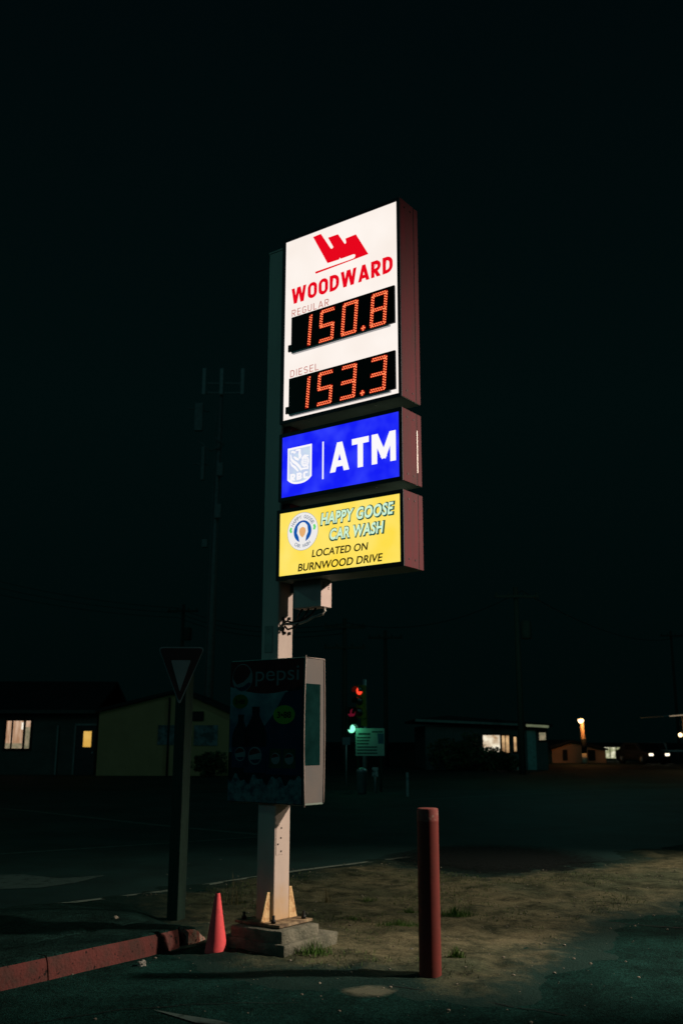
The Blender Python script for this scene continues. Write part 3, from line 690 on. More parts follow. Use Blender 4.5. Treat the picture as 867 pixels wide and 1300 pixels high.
# ================================================================== DRINK POSTER BOX ON THE POLE
pv0, pv1 = 0.009, 0.279
px0, px1, pz0, pz1 = -0.537, 0.255, 1.098, 2.244
pbx = thing('drink_poster_box', 'unlit drink poster box with bottles and ball logo clamped round the pole', 'advert sign', (base.x, base.y, EYE-(EYE-1.10)*SG), PSI); pbx.scale = (SG,)*3
OF3 = (-PC[0], -PC[1], -1.10)
k = MB(); k.box(px0, px1, pv0+0.012, pv1-0.012, pz0+0.006, pz1, 0.006); k.build('casing', 'cabinet', pbx, OF3)
PM = {'sky': mat('poster_sky', (0.15, 0.28, 0.29), 0.35, col2=(0.03, 0.07, 0.11), scale=1.3, thr=(0.4, 0.6)), 'red': mat('poster_red', (0.07, 0.018, 0.02), 0.35), 'white': mat('poster_white', (0.13, 0.17, 0.18), 0.35, var=0.1),
      'navy': mat('poster_navy', (0.008, 0.026, 0.055), 0.35), 'cola': mat('poster_cola', (0.012, 0.016, 0.02), 0.3), 'lime': mat('poster_lime', (0.10, 0.26, 0.03), 0.35, var=0.1),
      'limed': mat('poster_dark_lime', (0.03, 0.09, 0.015), 0.35, var=0.1), 'ink': mat('poster_ink', (0.008, 0.012, 0.008), 0.4), 'ice': mat('poster_ice', (0.10, 0.19, 0.20), 0.3, col2=(0.02, 0.05, 0.07), scale=16, thr=(0.4, 0.62)), 'green': mat('poster_green', (0.012, 0.05, 0.03), 0.35)}
k = MB(); k.box(px0+0.004, px1-0.012, pv0+0.004, pv0+0.0115, pz0+0.012, pz1-0.008)
post = k.build('poster', PM['cola'], pbx, OF3)
yp = pv0+0.0035
def pshape(name, poly, m, lv): kk = MB(); kk.face([(x, yp-0.0004*lv, z) for x, z in poly]); return kk.build(name, PM[m], post)
def ell(cx_, cz_, rx, rz, n=28, a0=0, a1=360): return [(cx_+rx*math.cos(math.radians(a0+(a1-a0)*i/n)), cz_+rz*math.sin(math.radians(a0+(a1-a0)*i/n))) for i in range(n)]
pshape('poster_background', [(px0+0.008, 1.5), (0.05, 1.5), (0.02, 1.80), (0.10, 1.97), (0.0, 2.03), (px0+0.008, 2.03)], 'sky', 0.5)
pshape('poster_background', [(-0.16, 1.33), (0.235, 1.33), (0.235, 1.99), (0.06, 1.97), (-0.06, 1.80), (-0.16, 1.70)], 'navy', 0.8)
pshape('poster_band', [(px0+0.006, 2.232), (0.24, 2.232), (0.24, 2.02)]+[(0.24-0.74*t, 2.02-0.055*math.sin(PI*t)) for t in [i/12 for i in range(1, 12)]]+[(px0+0.006, 2.03)], 'red', 1)
pshape('logo_ball', ell(-0.40, 2.10, 0.112, 0.115), 'white', 2)
pshape('logo_upper', ell(-0.404, 2.108, 0.102, 0.100, 16, 22, 200)+[(-0.46, 2.045), (-0.39, 2.065), (-0.335, 2.105)], 'red', 3)
pshape('logo_lower', ell(-0.398, 2.092, 0.102, 0.100, 14, 215, 345)+[(-0.33, 2.062), (-0.39, 2.028), (-0.44, 2.02)], 'navy', 3)
text('poster_lettering', 'pepsi', (-0.256, 0.200, 2.026, 2.178), yp-0.0016, PM['white'], post)
pshape('price_tag', ell(-0.418, 1.907, 0.085, 0.058), 'limed', 2.5); text('price_lettering', '2\u202288', (-0.475, -0.365, 1.885, 1.925), yp-0.0018, PM['ink'], post, bold=0.03)
pshape('price_tag', ell(0.052, 1.795, 0.112, 0.074), 'lime', 4); text('price_lettering', '3\u202288', (-0.02, 0.125, 1.768, 1.820), yp-0.0022, PM['ink'], post, bold=0.03)
def bottle(cx_, zb_, zt_, w):
    h = zt_-zb_; pr = [(0.5, 0), (0.5, 0.30), (0.46, 0.34), (0.5, 0.40), (0.5, 0.58), (0.40, 0.70), (0.22, 0.82), (0.16, 0.88), (0.17, 0.93), (0.17, 1.0)]
    poly = [(cx_+w*a, zb_+h*t) for a, t in pr]+[(cx_-w*a, zb_+h*t) for a, t in pr[::-1]]
    pshape('poster_bottle', poly, 'cola', 2)
    pshape('bottle_label', [(cx_-w*0.49, zb_+h*0.02), (cx_+w*0.49, zb_+h*0.02), (cx_+w*0.49, zb_+h*0.40), (cx_-w*0.49, zb_+h*0.40)], 'navy', 3)
    pshape('label_ball', ell(cx_, zb_+h*0.27, w*0.30, w*0.30), 'white', 4)
    pshape('label_ball', ell(cx_-0.003, zb_+h*0.27+0.006, w*0.26, w*0.22, 12, 20, 200), 'red', 5)
    pshape('label_ball', ell(cx_+0.003, zb_+h*0.27-0.006, w*0.25, w*0.22, 12, 210, 350), 'navy', 5)
bottle(-0.405, 1.37, 1.80, 0.19); bottle(-0.245, 1.33, 1.862, 0.24)
for cx_ in (-0.03, 0.11):
    pshape('poster_can_pack', [(cx_-0.065, 1.38), (cx_+0.065, 1.38), (cx_+0.06, 1.53), (cx_-0.06, 1.53)], 'green', 2)
    pshape('label_ball', ell(cx_, 1.455, 0.045, 0.045), 'white', 3)
    pshape('label_ball', ell(cx_-0.004, 1.46, 0.038, 0.03, 12, 20, 200), 'red', 4)
ice = [(px0+0.008, pz0+0.016), (px1-0.016, pz0+0.016), (px1-0.016, 1.30)]+[(px1-0.016-(px1-px0-0.024)*t, 1.29+0.028*math.sin(t*23)+0.02*math.sin(t*51)) for t in [i/40 for i in range(1, 40)]]+[(px0+0.008, 1.29)]
pshape('poster_ice', ice, 'ice', 5)
# translucent bowed end with a dark pane
sp = MB(); n = 10
bow = [0.016*math.sin(PI*i/n) for i in range(n+1)]
sp = MB()
for i in range(n):
    za, zb_ = pz0+0.022+(pz1-pz0-0.03)*i/n, pz0+0.022+(pz1-pz0-0.03)*(i+1)/n
    sp.face([(px1+0.001, pv0+0.016-bow[i], za), (px1+0.001, pv1-0.014+bow[i]*0.6, za), (px1+0.001, pv1-0.014+bow[i+1]*0.6, zb_), (px1+0.001, pv0+0.016-bow[i+1], zb_)])
bmesh.ops.remove_doubles(sp.bm, verts=sp.bm.verts[:], dist=1e-5)
M['endgrey'] = mat('grey_end_plastic', (0.105, 0.108, 0.105), 0.6, col2=(0.135, 0.122, 0.108), scale=1.6, thr=(0.4, 0.65), stretch=(1, 1, 0.7))
side = sp.build('end_panel', 'endgrey', pbx, OF3)
fr = MB()
fr.tube([(px1+0.004, pv0+0.014-bow[i], pz0-0.006+(pz1-pz0+0.018)*i/n) for i in range(n+1)], 0.0055, 6)
fr.tube([(px1+0.004, pv1-0.014+bow[i]*0.6, pz0+0.02+(pz1-pz0-0.022)*i/n) for i in range(n+1)], 0.0055, 6)
fr.tube([(px1+0.004, pv0+0.014, pz1-0.004), (px1+0.004, pv1-0.014, pz1-0.004)], 0.004, 6)
fr.build('edge_strip', mat('pale_edge_strip', (0.30, 0.26, 0.23), 0.45), pbx, OF3)
pn = MB(); pn.box(px1+0.0022, px1+0.005, pv0+0.008, pv0+0.205, 1.405, 2.035, 0.001)
pn.build('dark_pane', mat('dark_green_pane', (0.003, 0.018, 0.017), 0.6, var=0.3, scale=9, spec=0.0), pbx, OF3)

# ================================================================== BOLLARD, CONE, YIELD SIGN
bc = G(547.5, 1242); BY = bc.y+0.078; bx_ = xat(546.5, BY)
bl = thing('bollard', 'dark red steel bollard with a chipped top standing in dirt', 'bollard', (bc.x, BY, 0.0))
BH = zat(1026.5, BY-0.08)
k = MB(); k.lathe([(0.0780, -0.05), (0.0778, 0.3), (0.0772, 0.6), (0.0775, BH-0.088)], 48); smooth_edges(k.build('shaft', 'bollard', bl), 40)
k = MB(); k.lathe([(0.0777, BH-0.088), (0.0779, BH-0.014), (0.0755, BH-0.004), (0.068, BH), (0.03, BH+0.002)], 48); smooth_edges(k.build('top', 'bollard_top', bl), 40)
cp_ = G(273, 1213.5)
cn = thing('traffic_cone', 'faded red-orange traffic cone beside the broken end of the kerb', 'traffic cone', (cp_.x, cp_.y+0.07, 0.0))
CH = zat(1134, cp_.y+0.07); cs = CH/0.512
k = MB(); k.lathe([(0.082, 0.0), (0.088, 0.008), (0.087, 0.030), (0.082, 0.046), (0.073, 0.12*cs), (0.0195, CH-0.007), (0.017, CH), (0.013, CH)], 40); smooth_edges(k.build('body', 'cone', cn), 50)
k = MB(); k.lathe([(0.0135, CH-0.012), (0.0135, CH+0.0015), (0.006, CH+0.0017)], 20); k.build('top_opening', 'hole', cn)

yp_ = G(222, 1157, 0.10); yy = yp_.y+0.08
ys = thing('yield_sign', 'downward triangle yield sign on a square timber post', 'yield sign', (yp_.x, yy, 0.08), math.radians(-28))
k = MB(); zt_ = zat(835, yy); k.box(-0.060, 0.060, -0.060, 0.060, -0.1, zt_-0.08, 0.006); k.build('post', 'timber', ys)
W_ = xat(261, yy)-xat(202, yy); ztop = zat(823, yy)-0.08; zbot = zat(897, yy)-0.08
def rtri(w, zt2, zb2, r, y, n=6):
    A = [(-w/2, zt2), (w/2, zt2), (0, zb2)]; out = []
    for i in range(3):
        p = Vector(A[i]); q0 = (Vector(A[i-1])-p).normalized(); q1 = (Vector(A[(i+1) % 3])-p).normalized()
        a, c = p+q0*r, p+q1*r
        for k2 in range(n+1):
            t = k2/n; out.append(tuple((1-t)**2*a+2*t*(1-t)*p+t*t*c))
    return out
sg = bpy.data.objects.new('sign_plate', None)
# the plate faces the camera-side lane: turned against the post
PLR = Matrix.Rotation(math.radians(28), 4, 'Z')
def yplate(name, poly, y0, y1_, m, par=None):
    kk = MB(); kk.prism(poly, y0, y1_, 'y'); kk.bm.transform(Matrix.Translation((0.0205, -0.102, 0)) @ PLR)
    return kk.build(name, m, par or ys)
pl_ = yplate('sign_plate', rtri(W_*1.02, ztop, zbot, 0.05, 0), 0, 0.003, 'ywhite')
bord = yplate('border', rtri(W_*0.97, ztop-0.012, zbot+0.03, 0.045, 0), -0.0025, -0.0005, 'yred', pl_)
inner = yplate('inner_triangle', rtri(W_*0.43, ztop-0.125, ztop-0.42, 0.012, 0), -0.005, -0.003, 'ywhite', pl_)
bpy.data.objects.remove(sg)

# ================================================================== SMALL GROUND THINGS
def tuft(name, label, px, py, n, h, spread, m='blade', cat='grass', group=None, wide=0.006, lean=0.6):
    p = G(px, py); z = max(0.0, dirt_h(p.x, p.y))
    bb = MB()
    for i in range(int(n*2.4)):
        a = random.uniform(0, 2*PI); r = spread*random.random()
        bx, by = r*math.cos(a)*1.6, r*math.sin(a)*0.9
        hh = h*random.uniform(0.25, 1.0)*(1.1-0.5*r/spread); ld = random.uniform(0, 2*PI); ln = hh*lean*random.uniform(0.2, 1.0)
        wd = 0.55*wide*random.uniform(0.6, 1.2); wa = random.uniform(0, PI); wx, wy = wd*math.cos(wa), wd*math.sin(wa)
        prev = None; S_ = 4
        for s_ in range(S_+1):
            t = s_/S_; cx_ = bx+math.cos(ld)*ln*t*t; cy_ = by+math.sin(ld)*ln*t*t; cz_ = hh*(t-0.18*t*t*lean); q = 1-t*0.95
            cur = [(cx_-wx*q, cy_-wy*q, cz_-0.01), (cx_+wx*q, cy_+wy*q, cz_-0.01)]
            if prev: bb.face([prev[0], prev[1], cur[1], cur[0]])
            prev = cur
    o = bb.build(name, m, None, (p.x, p.y, z)); return tag(o, label, cat, group)
GT = 'grass tufts in the dirt'
tuft('grass_tuft', 'widest green grass tuft, right beside the bollard at mid height', 577, 1166, 260, 0.125, 0.135, group=GT)
tuft('grass_tuft', 'low spreading grass tuft left of the bollard with a pale speck in it', 507, 1180, 180, 0.085, 0.14, group=GT)
tuft('grass_tuft', 'small grass tuft just touching the bollard on its left side', 519, 1162, 60, 0.09, 0.07, group=GT)
tuft('grass_tuft', 'small isolated grass tuft midway between footing and bollard', 449, 1171, 50, 0.06, 0.07, group=GT)
tuft('grass_tuft', 'faint small grass tuft farthest back in the dirt', 467, 1146, 55, 0.07, 0.08, group=GT)
tuft('grass_tuft', 'tall thick grass tuft against the front of the concrete footing', 396, 1216, 120, 0.15, 0.10, group=GT)
tuft('grass_tuft', 'sparse leafy tuft right of the bollard near its foot', 578, 1221, 45, 0.11, 0.05, group=GT, wide=0.009)
WG = 'dry weeds behind the sign'
tuft('dry_weed', 'tall thin dry weed standing in dirt right of the pole', 415, 1148, 16, 0.34, 0.05, 'dry', 'weed', WG, 0.004, 0.3)
tuft('dry_weed', 'thin dry weeds rising between the cone and the pole', 300, 1150, 22, 0.36, 0.13, 'dry', 'weed', WG, 0.004, 0.25)
# sparse low growth and grit over the dirt, uncountable
bb = MB()
for i in range(9000):
    x, y = random.uniform(-1.6, 3.5), random.uniform(7.1, 12.5)
    if sd_poly(x, y, DIRT) < 0.12 or nz(x, y, 1.2, 12)+0.4*nz(x, y, 4, 13) < 0.12: continue
    z = dirt_h(x, y); a = random.uniform(0, 2*PI); h = random.uniform(0.010, 0.040); w = 0.0035
    bb.face([(x-w*math.cos(a), y-w*math.sin(a), z-0.004), (x+w*math.cos(a), y+w*math.sin(a), z-0.004), (x+h*0.7*math.sin(a), y+h*0.7*math.cos(a), z+h)])
stuff(bb.build('sparse_grass', mat('short_dull_grass', (0.07, 0.12, 0.035), 0.7, var=0.4, scale=3)))
bb = MB()
for i in range(2600):
    x, y = random.uniform(-2.2, 5.5), random.uniform(5.0, 14)
    d_ = sd_poly(x, y, DIRT)
    if (d_ < -0.6 and random.random() < 0.80) or (d_ < 0 and random.random() < 0.5): continue
    if sd_poly(x, y, PV) > -0.05: continue
    z = max(0, dirt_h(x, y)); r = 0.003+0.010*random.random()**4
    vs_ = bmesh.ops.create_icosphere(bb.bm, subdivisions=1, radius=r)['verts']
    for v in vs_: v.co = Vector((v.co.x*random.uniform(0.8, 1.3)+x, v.co.y*random.uniform(0.8, 1.3)+y, v.co.z*0.7+z+r*0.3))
stuff(bb.build('gravel', 'stone'))
def lump(name, label, cat, p, r, m, sq=0.7, sd=0):
    bb = MB(); bmesh.ops.create_icosphere(bb.bm, subdivisions=3, radius=r)
    for v in bb.bm.verts:
        k = 1+0.6*noise.noise(v.co*(1.6/r)+Vector((sd, 0, 0)))+0.25*noise.noise(v.co*(4/r)); v.co = Vector((v.co.x*k, v.co.y*k, max(v.co.z*k*sq, -r*0.3)+r*0.3))
    return tag(bb.build(name, m, None, p), label, cat)
lump('crumpled_cup', 'crumpled pale litter at the foot of the red kerb', 'litter', G(180, 1226), 0.034, 'litter', 0.7, 3)
lump('paper_scrap', 'tiny white scrap lying in the dirt left of the bollard', 'litter', G(522, 1205, 0.03), 0.012, 'litter', 0.4, 5)
lump('stone', 'small dark stone lying on the pavement behind the kerb', 'stone', G(147, 1166, 0.14), 0.022, 'stone', 0.6, 8)

# ================================================================== BACKGROUND
def ppoly(name, pts, th, m, parent, loc=(0, 0, 0)):
    """polygon in (x,z) with thickness th behind y=0"""
    k_ = MB(); k_.prism(pts, 0, th, 'y'); return k_.build(name, m, parent, loc)
M['olive'] = mat('olive_wall', (0.34, 0.23, 0.11), 0.9, var=0.12, scale=0.9, bump=0.3, bscale=6)
M['darkwall'] = mat('dark_wall', (0.06, 0.08, 0.07), 0.9, var=0.2, scale=1.5)
M['darkroof'] = mat('dark_roof', (0.018, 0.02, 0.02), 0.9)
M['trim'] = mat('dull_trim', (0.16, 0.21, 0.20), 0.7)
M['win_warm'] = glow('lit_window_warm', (0.36, 0.20, 0.11), 1.0, (0.60, 0.40, 0.27), 3.0, (0.4, 0.62), (3, 1, 0.35))
M['win_dim'] = glow('lit_window_dim', (0.16, 0.15, 0.09), 1.0, (0.30, 0.24, 0.15), 6)
M['win_amber'] = glow('lit_door_amber', (0.62, 0.34, 0.055), 1.0, (0.72, 0.44, 0.10), 2.0)
M['frame_dark'] = mat('dark_frame', (0.01, 0.012, 0.012), 0.7)

# --- left house
Y = 46.0
X0, X1, Z1 = xat(-60, Y), xat(122, Y), zat(906, Y)
hs_ = thing('house', 'dark bungalow with two warm lit windows at far left', 'house', ((X0+X1)/2, Y, 0))
cxh = (X0+X1)/2; hw = (X1-X0)/2
k = MB(); k.box(-hw, hw, 0.0, 7.0, -0.1, Z1); wl = k.build('wall', 'darkwall', hs_)
k = MB(); k.prism([(-0.5, Z1-0.02), (3.5, Z1+1.5), (7.5, Z1-0.02), (7.5, Z1+0.12), (3.5, Z1+1.66), (-0.5, Z1+0.12)], -hw-0.4, hw+0.05, 'x'); k.build('roof', 'darkroof', hs_)
k = MB(); k.box(-hw-0.4, hw+0.05, -0.53, -0.505, Z1-0.03, Z1+0.13); k.build('fascia', mat('fascia_dark', (0.05, 0.055, 0.05), 0.8), hs_)
def window(par, x0, x1, z0, z1, pm, mull=(), y=-0.02, fm='frame_dark', t=0.09):
    f = MB()
    f.box(x0-t, x1+t, y-0.04, -0.002, z1, z1+t); f.box(x0-t, x1+t, y-0.04, -0.002, z0-t, z0)
    f.box(x0-t, x0, y-0.04, -0.002, z0, z1); f.box(x1, x1+t, y-0.04, -0.002, z0, z1)
    for a, c_ in mull: f.box(a, c_, y-0.04, y-0.001, z0, z1)
    w_ = f.build('window', fm, par)
    g = MB(); g.box(x0, x1, y, -0.003, z0, z1); g.build('pane', pm, w_)
    return w_
def lx(px, yy_, cx_): return xat(px, yy_)-cx_
w_ = window(hs_, lx(7, Y, cxh), lx(37.5, Y, cxh), zat(951, Y), zat(916, Y), 'win_warm', [(lx(13.5, Y, cxh), lx(15.5, Y, cxh)), (lx(28.5, Y, cxh), lx(31.5, Y, cxh))])
k = MB(); k.box(lx(31.5, Y, cxh), lx(37.4, Y, cxh), -0.025, -0.0205, zat(950.9, Y), zat(924, Y)); k.build('curtain', 'win_dim', w_)
k = MB(); k.box(lx(26, Y, cxh), lx(28.4, Y, cxh), -0.025, -0.0205, zat(927, Y), zat(918, Y)); k.build('lamp_glow', glow('window_lamp', (1.0, 0.9, 0.75), 1.0), w_)
k = MB(); k.box(lx(7.1, Y, cxh), lx(28, Y, cxh), -0.0245, -0.0205, zat(950.9, Y), zat(944.5, Y)); k.build('lower_curtain', 'win_dim', w_)
dr_ = MB(); dr_.box(lx(97, Y, cxh), lx(121, Y, cxh), -0.06, -0.002, 0, zat(922, Y)); door = dr_.build('door', mat('door_dark', (0.03, 0.04, 0.04), 0.6), hs_)
k = MB(); k.box(lx(106, Y, cxh), lx(116, Y, cxh), -0.075, -0.061, zat(949, Y), zat(929, Y)); k.build('pane', 'win_amber', door)
k = MB(); k.box(lx(118, Y, cxh), lx(119, Y, cxh), -0.12, -0.061, 0.95, 1.05); k.build('handle', 'galv', door)
k = MB(); k.box(lx(95, Y, cxh), lx(122, Y, cxh), -0.10, -0.002, zat(922, Y)+0.005, zat(919.5, Y)); k.box(lx(94.2, Y, cxh), lx(96.4, Y, cxh), -0.10, -0.002, 0, zat(922, Y)); k.build('door_frame', 'trim', hs_)
k = MB(); k.box(lx(72, Y, cxh), lx(74, Y, cxh), -0.10, -0.02, 0, zat(922, Y)); k.build('downpipe', 'trim', hs_)

# --- gable building
Y = 45.0; gx = xat(228, Y)
gb = thing('building', 'olive gabled building with mural boards behind the yield sign', 'building', (gx, Y, 0))
pts = [(xat(124, Y)-gx, -0.1), (xat(335, Y)-gx, -0.1), (xat(335, Y)-gx, zat(925, Y)), (0.0, zat(879, Y)), (xat(124, Y)-gx, zat(904, Y))]
ppoly('wall', pts, 9.0, 'olive', gb)
def roofslab(x0, z0, x1, z1, t=0.14): return [(x0, z0), (x1, z1), (x1, z1+t), (x0, z0+t)]
ppoly('roof', roofslab(xat(120, Y)-gx, zat(905, Y), 0, zat(878.5, Y)), 9.5, 'darkroof', gb, (0, -0.25, 0))
ppoly('roof', roofslab(0.002, zat(878.5, Y), xat(340, Y)-gx, zat(927, Y)), 9.5, 'darkroof', gb, (0, -0.25, 0))
k = MB(); k.box(xat(243, Y)-gx, xat(257.5, Y)-gx, -0.10, -0.002, zat(915, Y), zat(903.5, Y), 0.01); k.build('vent', 'frame_dark', gb)
k = MB(); k.tube([(xat(213.5, Y)-gx, -0.06, 0.0), (xat(213.5, Y)-gx, -0.06, zat(886, Y))], 0.045, 8); k.build('downpipe', 'frame_dark', gb)
mural = mat('mural_paint', (0.04, 0.07, 0.07), 0.7, col2=(0.16, 0.22, 0.24), scale=2.6, thr=(0.42, 0.62))
for a, c_, t_, b_ in ((200, 240, 921, 946), (246, 276, 921, 947)):
    k = MB(); k.box(xat(a, Y)-gx, xat(c_, Y)-gx, -0.035, -0.002, zat(b_, Y), zat(t_, Y)); k.build('mural_board', mural, gb)

# --- bushes
def bush(name, label, p, rx, rz, n, leaf, group=None, ry=None, m='leaf', gaps=0.0):
    o = thing(name, label, 'bush', (p[0], p[1], 0), 0, group); ry = ry or rx*0.8
    st = MB()
    for i in range(7):
        a = random.uniform(0, 2*PI); st.tube([(0, 0, -0.05), (rx*0.3*math.cos(a), ry*0.3*math.sin(a), rz*0.5), (rx*0.7*math.cos(a), ry*0.7*math.sin(a), rz*random.uniform(0.9, 1.6))], [0.03, 0.02, 0.008], 5)
    st.build('stem', 'bark', o)
    lf = MB()
    for i in range(n):
        while True:
            v = Vector((random.uniform(-1, 1), random.uniform(-1, 1), random.uniform(-1, 1)))
            if v.length < 1+0.25*noise.noise(v*2.3+Vector((p[0], 0, 0))) and noise.noise(v*3.1+Vector((p[0], 5, 0))) > -0.30+gaps: break
        c_ = Vector((v.x*rx, v.y*ry, rz+v.z*rz)); d1 = Vector((random.gauss(0, 1), random.gauss(0, 1), random.gauss(0, 1))).normalized()
        d2 = d1.cross(Vector((random.gauss(0, 1), random.gauss(0, 1), random.gauss(0, 1)))).normalized(); s_ = leaf*random.uniform(0.6, 1.3)
        lf.face([c_-d1*s_, c_+d2*s_*0.45, c_+d1*s_, c_-d2*s_*0.45])
    lf.build('foliage', m, o)
    return o
bush('bush', 'dark round bush in front of the olive gabled building', (xat(268, 43.5), 43.5), 0.85, 0.55, 900, 0.10)
BG = 'bushes in front of the bungalow with the white window'
YB = 53.0
bush('bush', 'low dark bush under the brightest window of the central bungalow', (xat(618, YB), YB), 1.5, 0.62, 1000, 0.11, BG)
bush('bush', 'taller dark shrub left of the central bungalow window', (xat(598, YB+0.6), YB+0.6), 0.75, 1.05, 900, 0.11, BG)
bush('bush', 'broad dark bush at the left end of the central bungalow', (xat(568, YB), YB), 1.1, 0.85, 900, 0.12, BG)
bush('bush', 'small shrub below the narrow lit windows of the central bungalow', (xat(645, YB-0.3), YB-0.3), 0.7, 0.42, 500, 0.09, BG)

# --- central bungalow
Y = 55.0; X0, X1 = xat(540, Y), xat(695, Y); cxb = (X0+X1)/2
bg = thing('house', 'flat-fronted bungalow with bright windows behind bushes at centre right', 'house', (cxb, Y, 0))
k = MB(); k.box(X0-cxb, X1-cxb, 0, 8, -0.1, zat(921, Y)); k.build('wall', mat('teal_grey_wall', (0.06, 0.08, 0.075), 0.9, var=0.15, scale=1), bg)
zl, zr = zat(915.5, Y), zat(922.5, Y)
ppoly('roof', [(X0-cxb-0.6, zl), (X1-cxb+0.2, zr), (X1-cxb+0.2, zr+0.16), (X0-cxb+1.2, zl+0.30), (X0-cxb-0.6, zl+0.12)], 9, 'darkroof', bg, (0, -0.6, 0))
k = MB(); k.prism([(X0-cxb-0.6, zl-0.02), (lx(657, Y, cxb), zat(920.6, Y)-0.02), (lx(657, Y, cxb), zat(920.6, Y)+0.10), (X0-cxb-0.6, zl+0.12)], -0.63, -0.605, 'y'); k.build('fascia', mat('fascia_dull', (0.14, 0.17, 0.15), 0.7), bg)
k = MB(); k.prism([(lx(666, Y, cxb), zat(921.6, Y)-0.02), (lx(694.5, Y, cxb), zat(923.2, Y)-0.02), (lx(694.5, Y, cxb), zat(923.2, Y)+0.11), (lx(666, Y, cxb), zat(921.6, Y)+0.11)], -0.63, -0.605, 'y'); k.build('glowing_fascia', glow('fascia_glow', (0.13, 0.15, 0.085), 1.0, (0.07, 0.085, 0.05), 2), bg)  # lit right part of the fascia, its light put in as emission
M['win_bright'] = glow('bright_window', (0.40, 0.24, 0.12), 1.0, (0.95, 0.86, 0.66), 1.5, (0.38, 0.62), (1, 1, 1.4))
M['win_side'] = glow('side_window', (0.30, 0.17, 0.08), 1.0, (0.72, 0.46, 0.22), 1.6, (0.35, 0.6))
window(bg, lx(613, Y, cxb), lx(634.5, Y, cxb), zat(954, Y), zat(933, Y), 'win_bright')
window(bg, lx(637, Y, cxb), lx(646, Y, cxb), zat(955, Y), zat(933.5, Y), 'win_side', [(lx(640.8, Y, cxb), lx(641.8, Y, cxb))])
window(bg, lx(652, Y, cxb), lx(655.4, Y, cxb), zat(953.5, Y), zat(935, Y), 'win_side')
window(bg, lx(684.5, Y, cxb), lx(693, Y, cxb), zat(939, Y), zat(929.5, Y), 'win_dim')
k = MB(); k.box(lx(669, Y, cxb), lx(680, Y, cxb), -0.04, -0.002, 0.0, zat(926, Y)); k.build('door', mat('door_teal', (0.17, 0.30, 0.27), 0.7), bg)
k = MB(); k.box(lx(648, Y, cxb), lx(655.5, Y, cxb), -0.5, -0.25, 0.42, 0.56, 0.01); k.box(lx(648.5, Y, cxb), lx(650, Y, cxb), -0.45, -0.3, 0, 0.42); k.box(lx(653.5, Y, cxb), lx(655, Y, cxb), -0.45, -0.3, 0, 0.42)
tag(k.build('garden_bench', mat('pale_bench', (0.45, 0.40, 0.33), 0.7), None, (cxb, Y, 0)), 'small pale bench below the narrow lit window of the bungalow', 'bench')

# --- utility poles
def upole(label, px, ptop, Y_, r=0.15, arm=True, arm2=False, trans=False, grp='utility poles', z0=0.0, rz=0.0):
    x = xat(px, Y_); h = zat(ptop, Y_)
    o = thing('utility_pole', label, 'utility pole', (x, Y_, z0), rz, grp)
    k_ = MB(); k_.tube([(0, 0, -0.1), (0, 0, h*0.5), (0, 0, h)], [r, r*0.85, r*0.7], 12); k_.build('pole', 'polewood', o)
    if arm:
        for zz in ((h-0.5,) if not arm2 else (h-0.5, h-1.6)):
            a = MB(); a.box(-1.1, 1.1, -r-0.10, -r+0.02, zz-0.06, zz+0.06); cr_ = a.build('crossarm', 'polewood', o)
            for q in (-1.0, -0.4, 0.4, 1.0):
                i_ = MB(); i_.lathe([(0.03, zz+0.06), (0.05, zz+0.10), (0.035, zz+0.14), (0.05, zz+0.18), (0.02, zz+0.22)], 8, (q, -r-0.04)); i_.build('insulator', 'polewood', cr_)
    if trans:
        t_ = MB(); t_.lathe([(0.25, h-2.6), (0.27, h-2.5), (0.27, h-1.8), (0.2, h-1.7)], 14, (0.42, -0.1)); t_.build('transformer', 'polewood', o)
    return o
upole('dark utility pole in front of the central bungalow, tallest on the right', 662, 745, 48, 0.16, True, False, True)
upole('thin utility pole rising above the info board', 490, 800, 62, 0.15)
upole('utility pole just right of the poster box', 437, 785, 52, 0.15, True, True)
upole('utility pole behind the olive gabled building with a transformer', 226, 768, 70, 0.16, True, False, True)
upole('faint thin utility pole at the far right edge', 862, 800, 95, 0.15)
def wire(label, a, c_, sag, r=0.018):
    A, B = Vector(a), Vector(c_); pts = []
    for i in range(25):
        t = i/24; p = A.lerp(B, t); p.z -= sag*4*t*(1-t); pts.append(p)
    k_ = MB(); k_.tube(pts, r, 5); return tag(k_.build('overhead_wire', 'cable'), label, 'wire', 'overhead wires')
wz = lambda px, py, Y_: at(px, py, Y_)
for q, nm in enumerate(('upper', 'middle', 'lower')):
    wire('%s overhead wire left of the gas price sign' % nm, wz(-60, 722+9*q, 75), wz(226, 772+6*q, 70), 0.5)
    wire('%s overhead wire running between poles behind the sign' % nm, wz(226, 772+6*q, 70), wz(437, 792+6*q, 52), 0.7)
wire('overhead wire from the pole by the board to the tall right pole', wz(437, 790, 52), wz(662, 750, 48), 0.9)
wire('overhead wire leaving the tall right pole past the street lamp', wz(662, 750, 48), wz(862, 808, 95), 1.2)

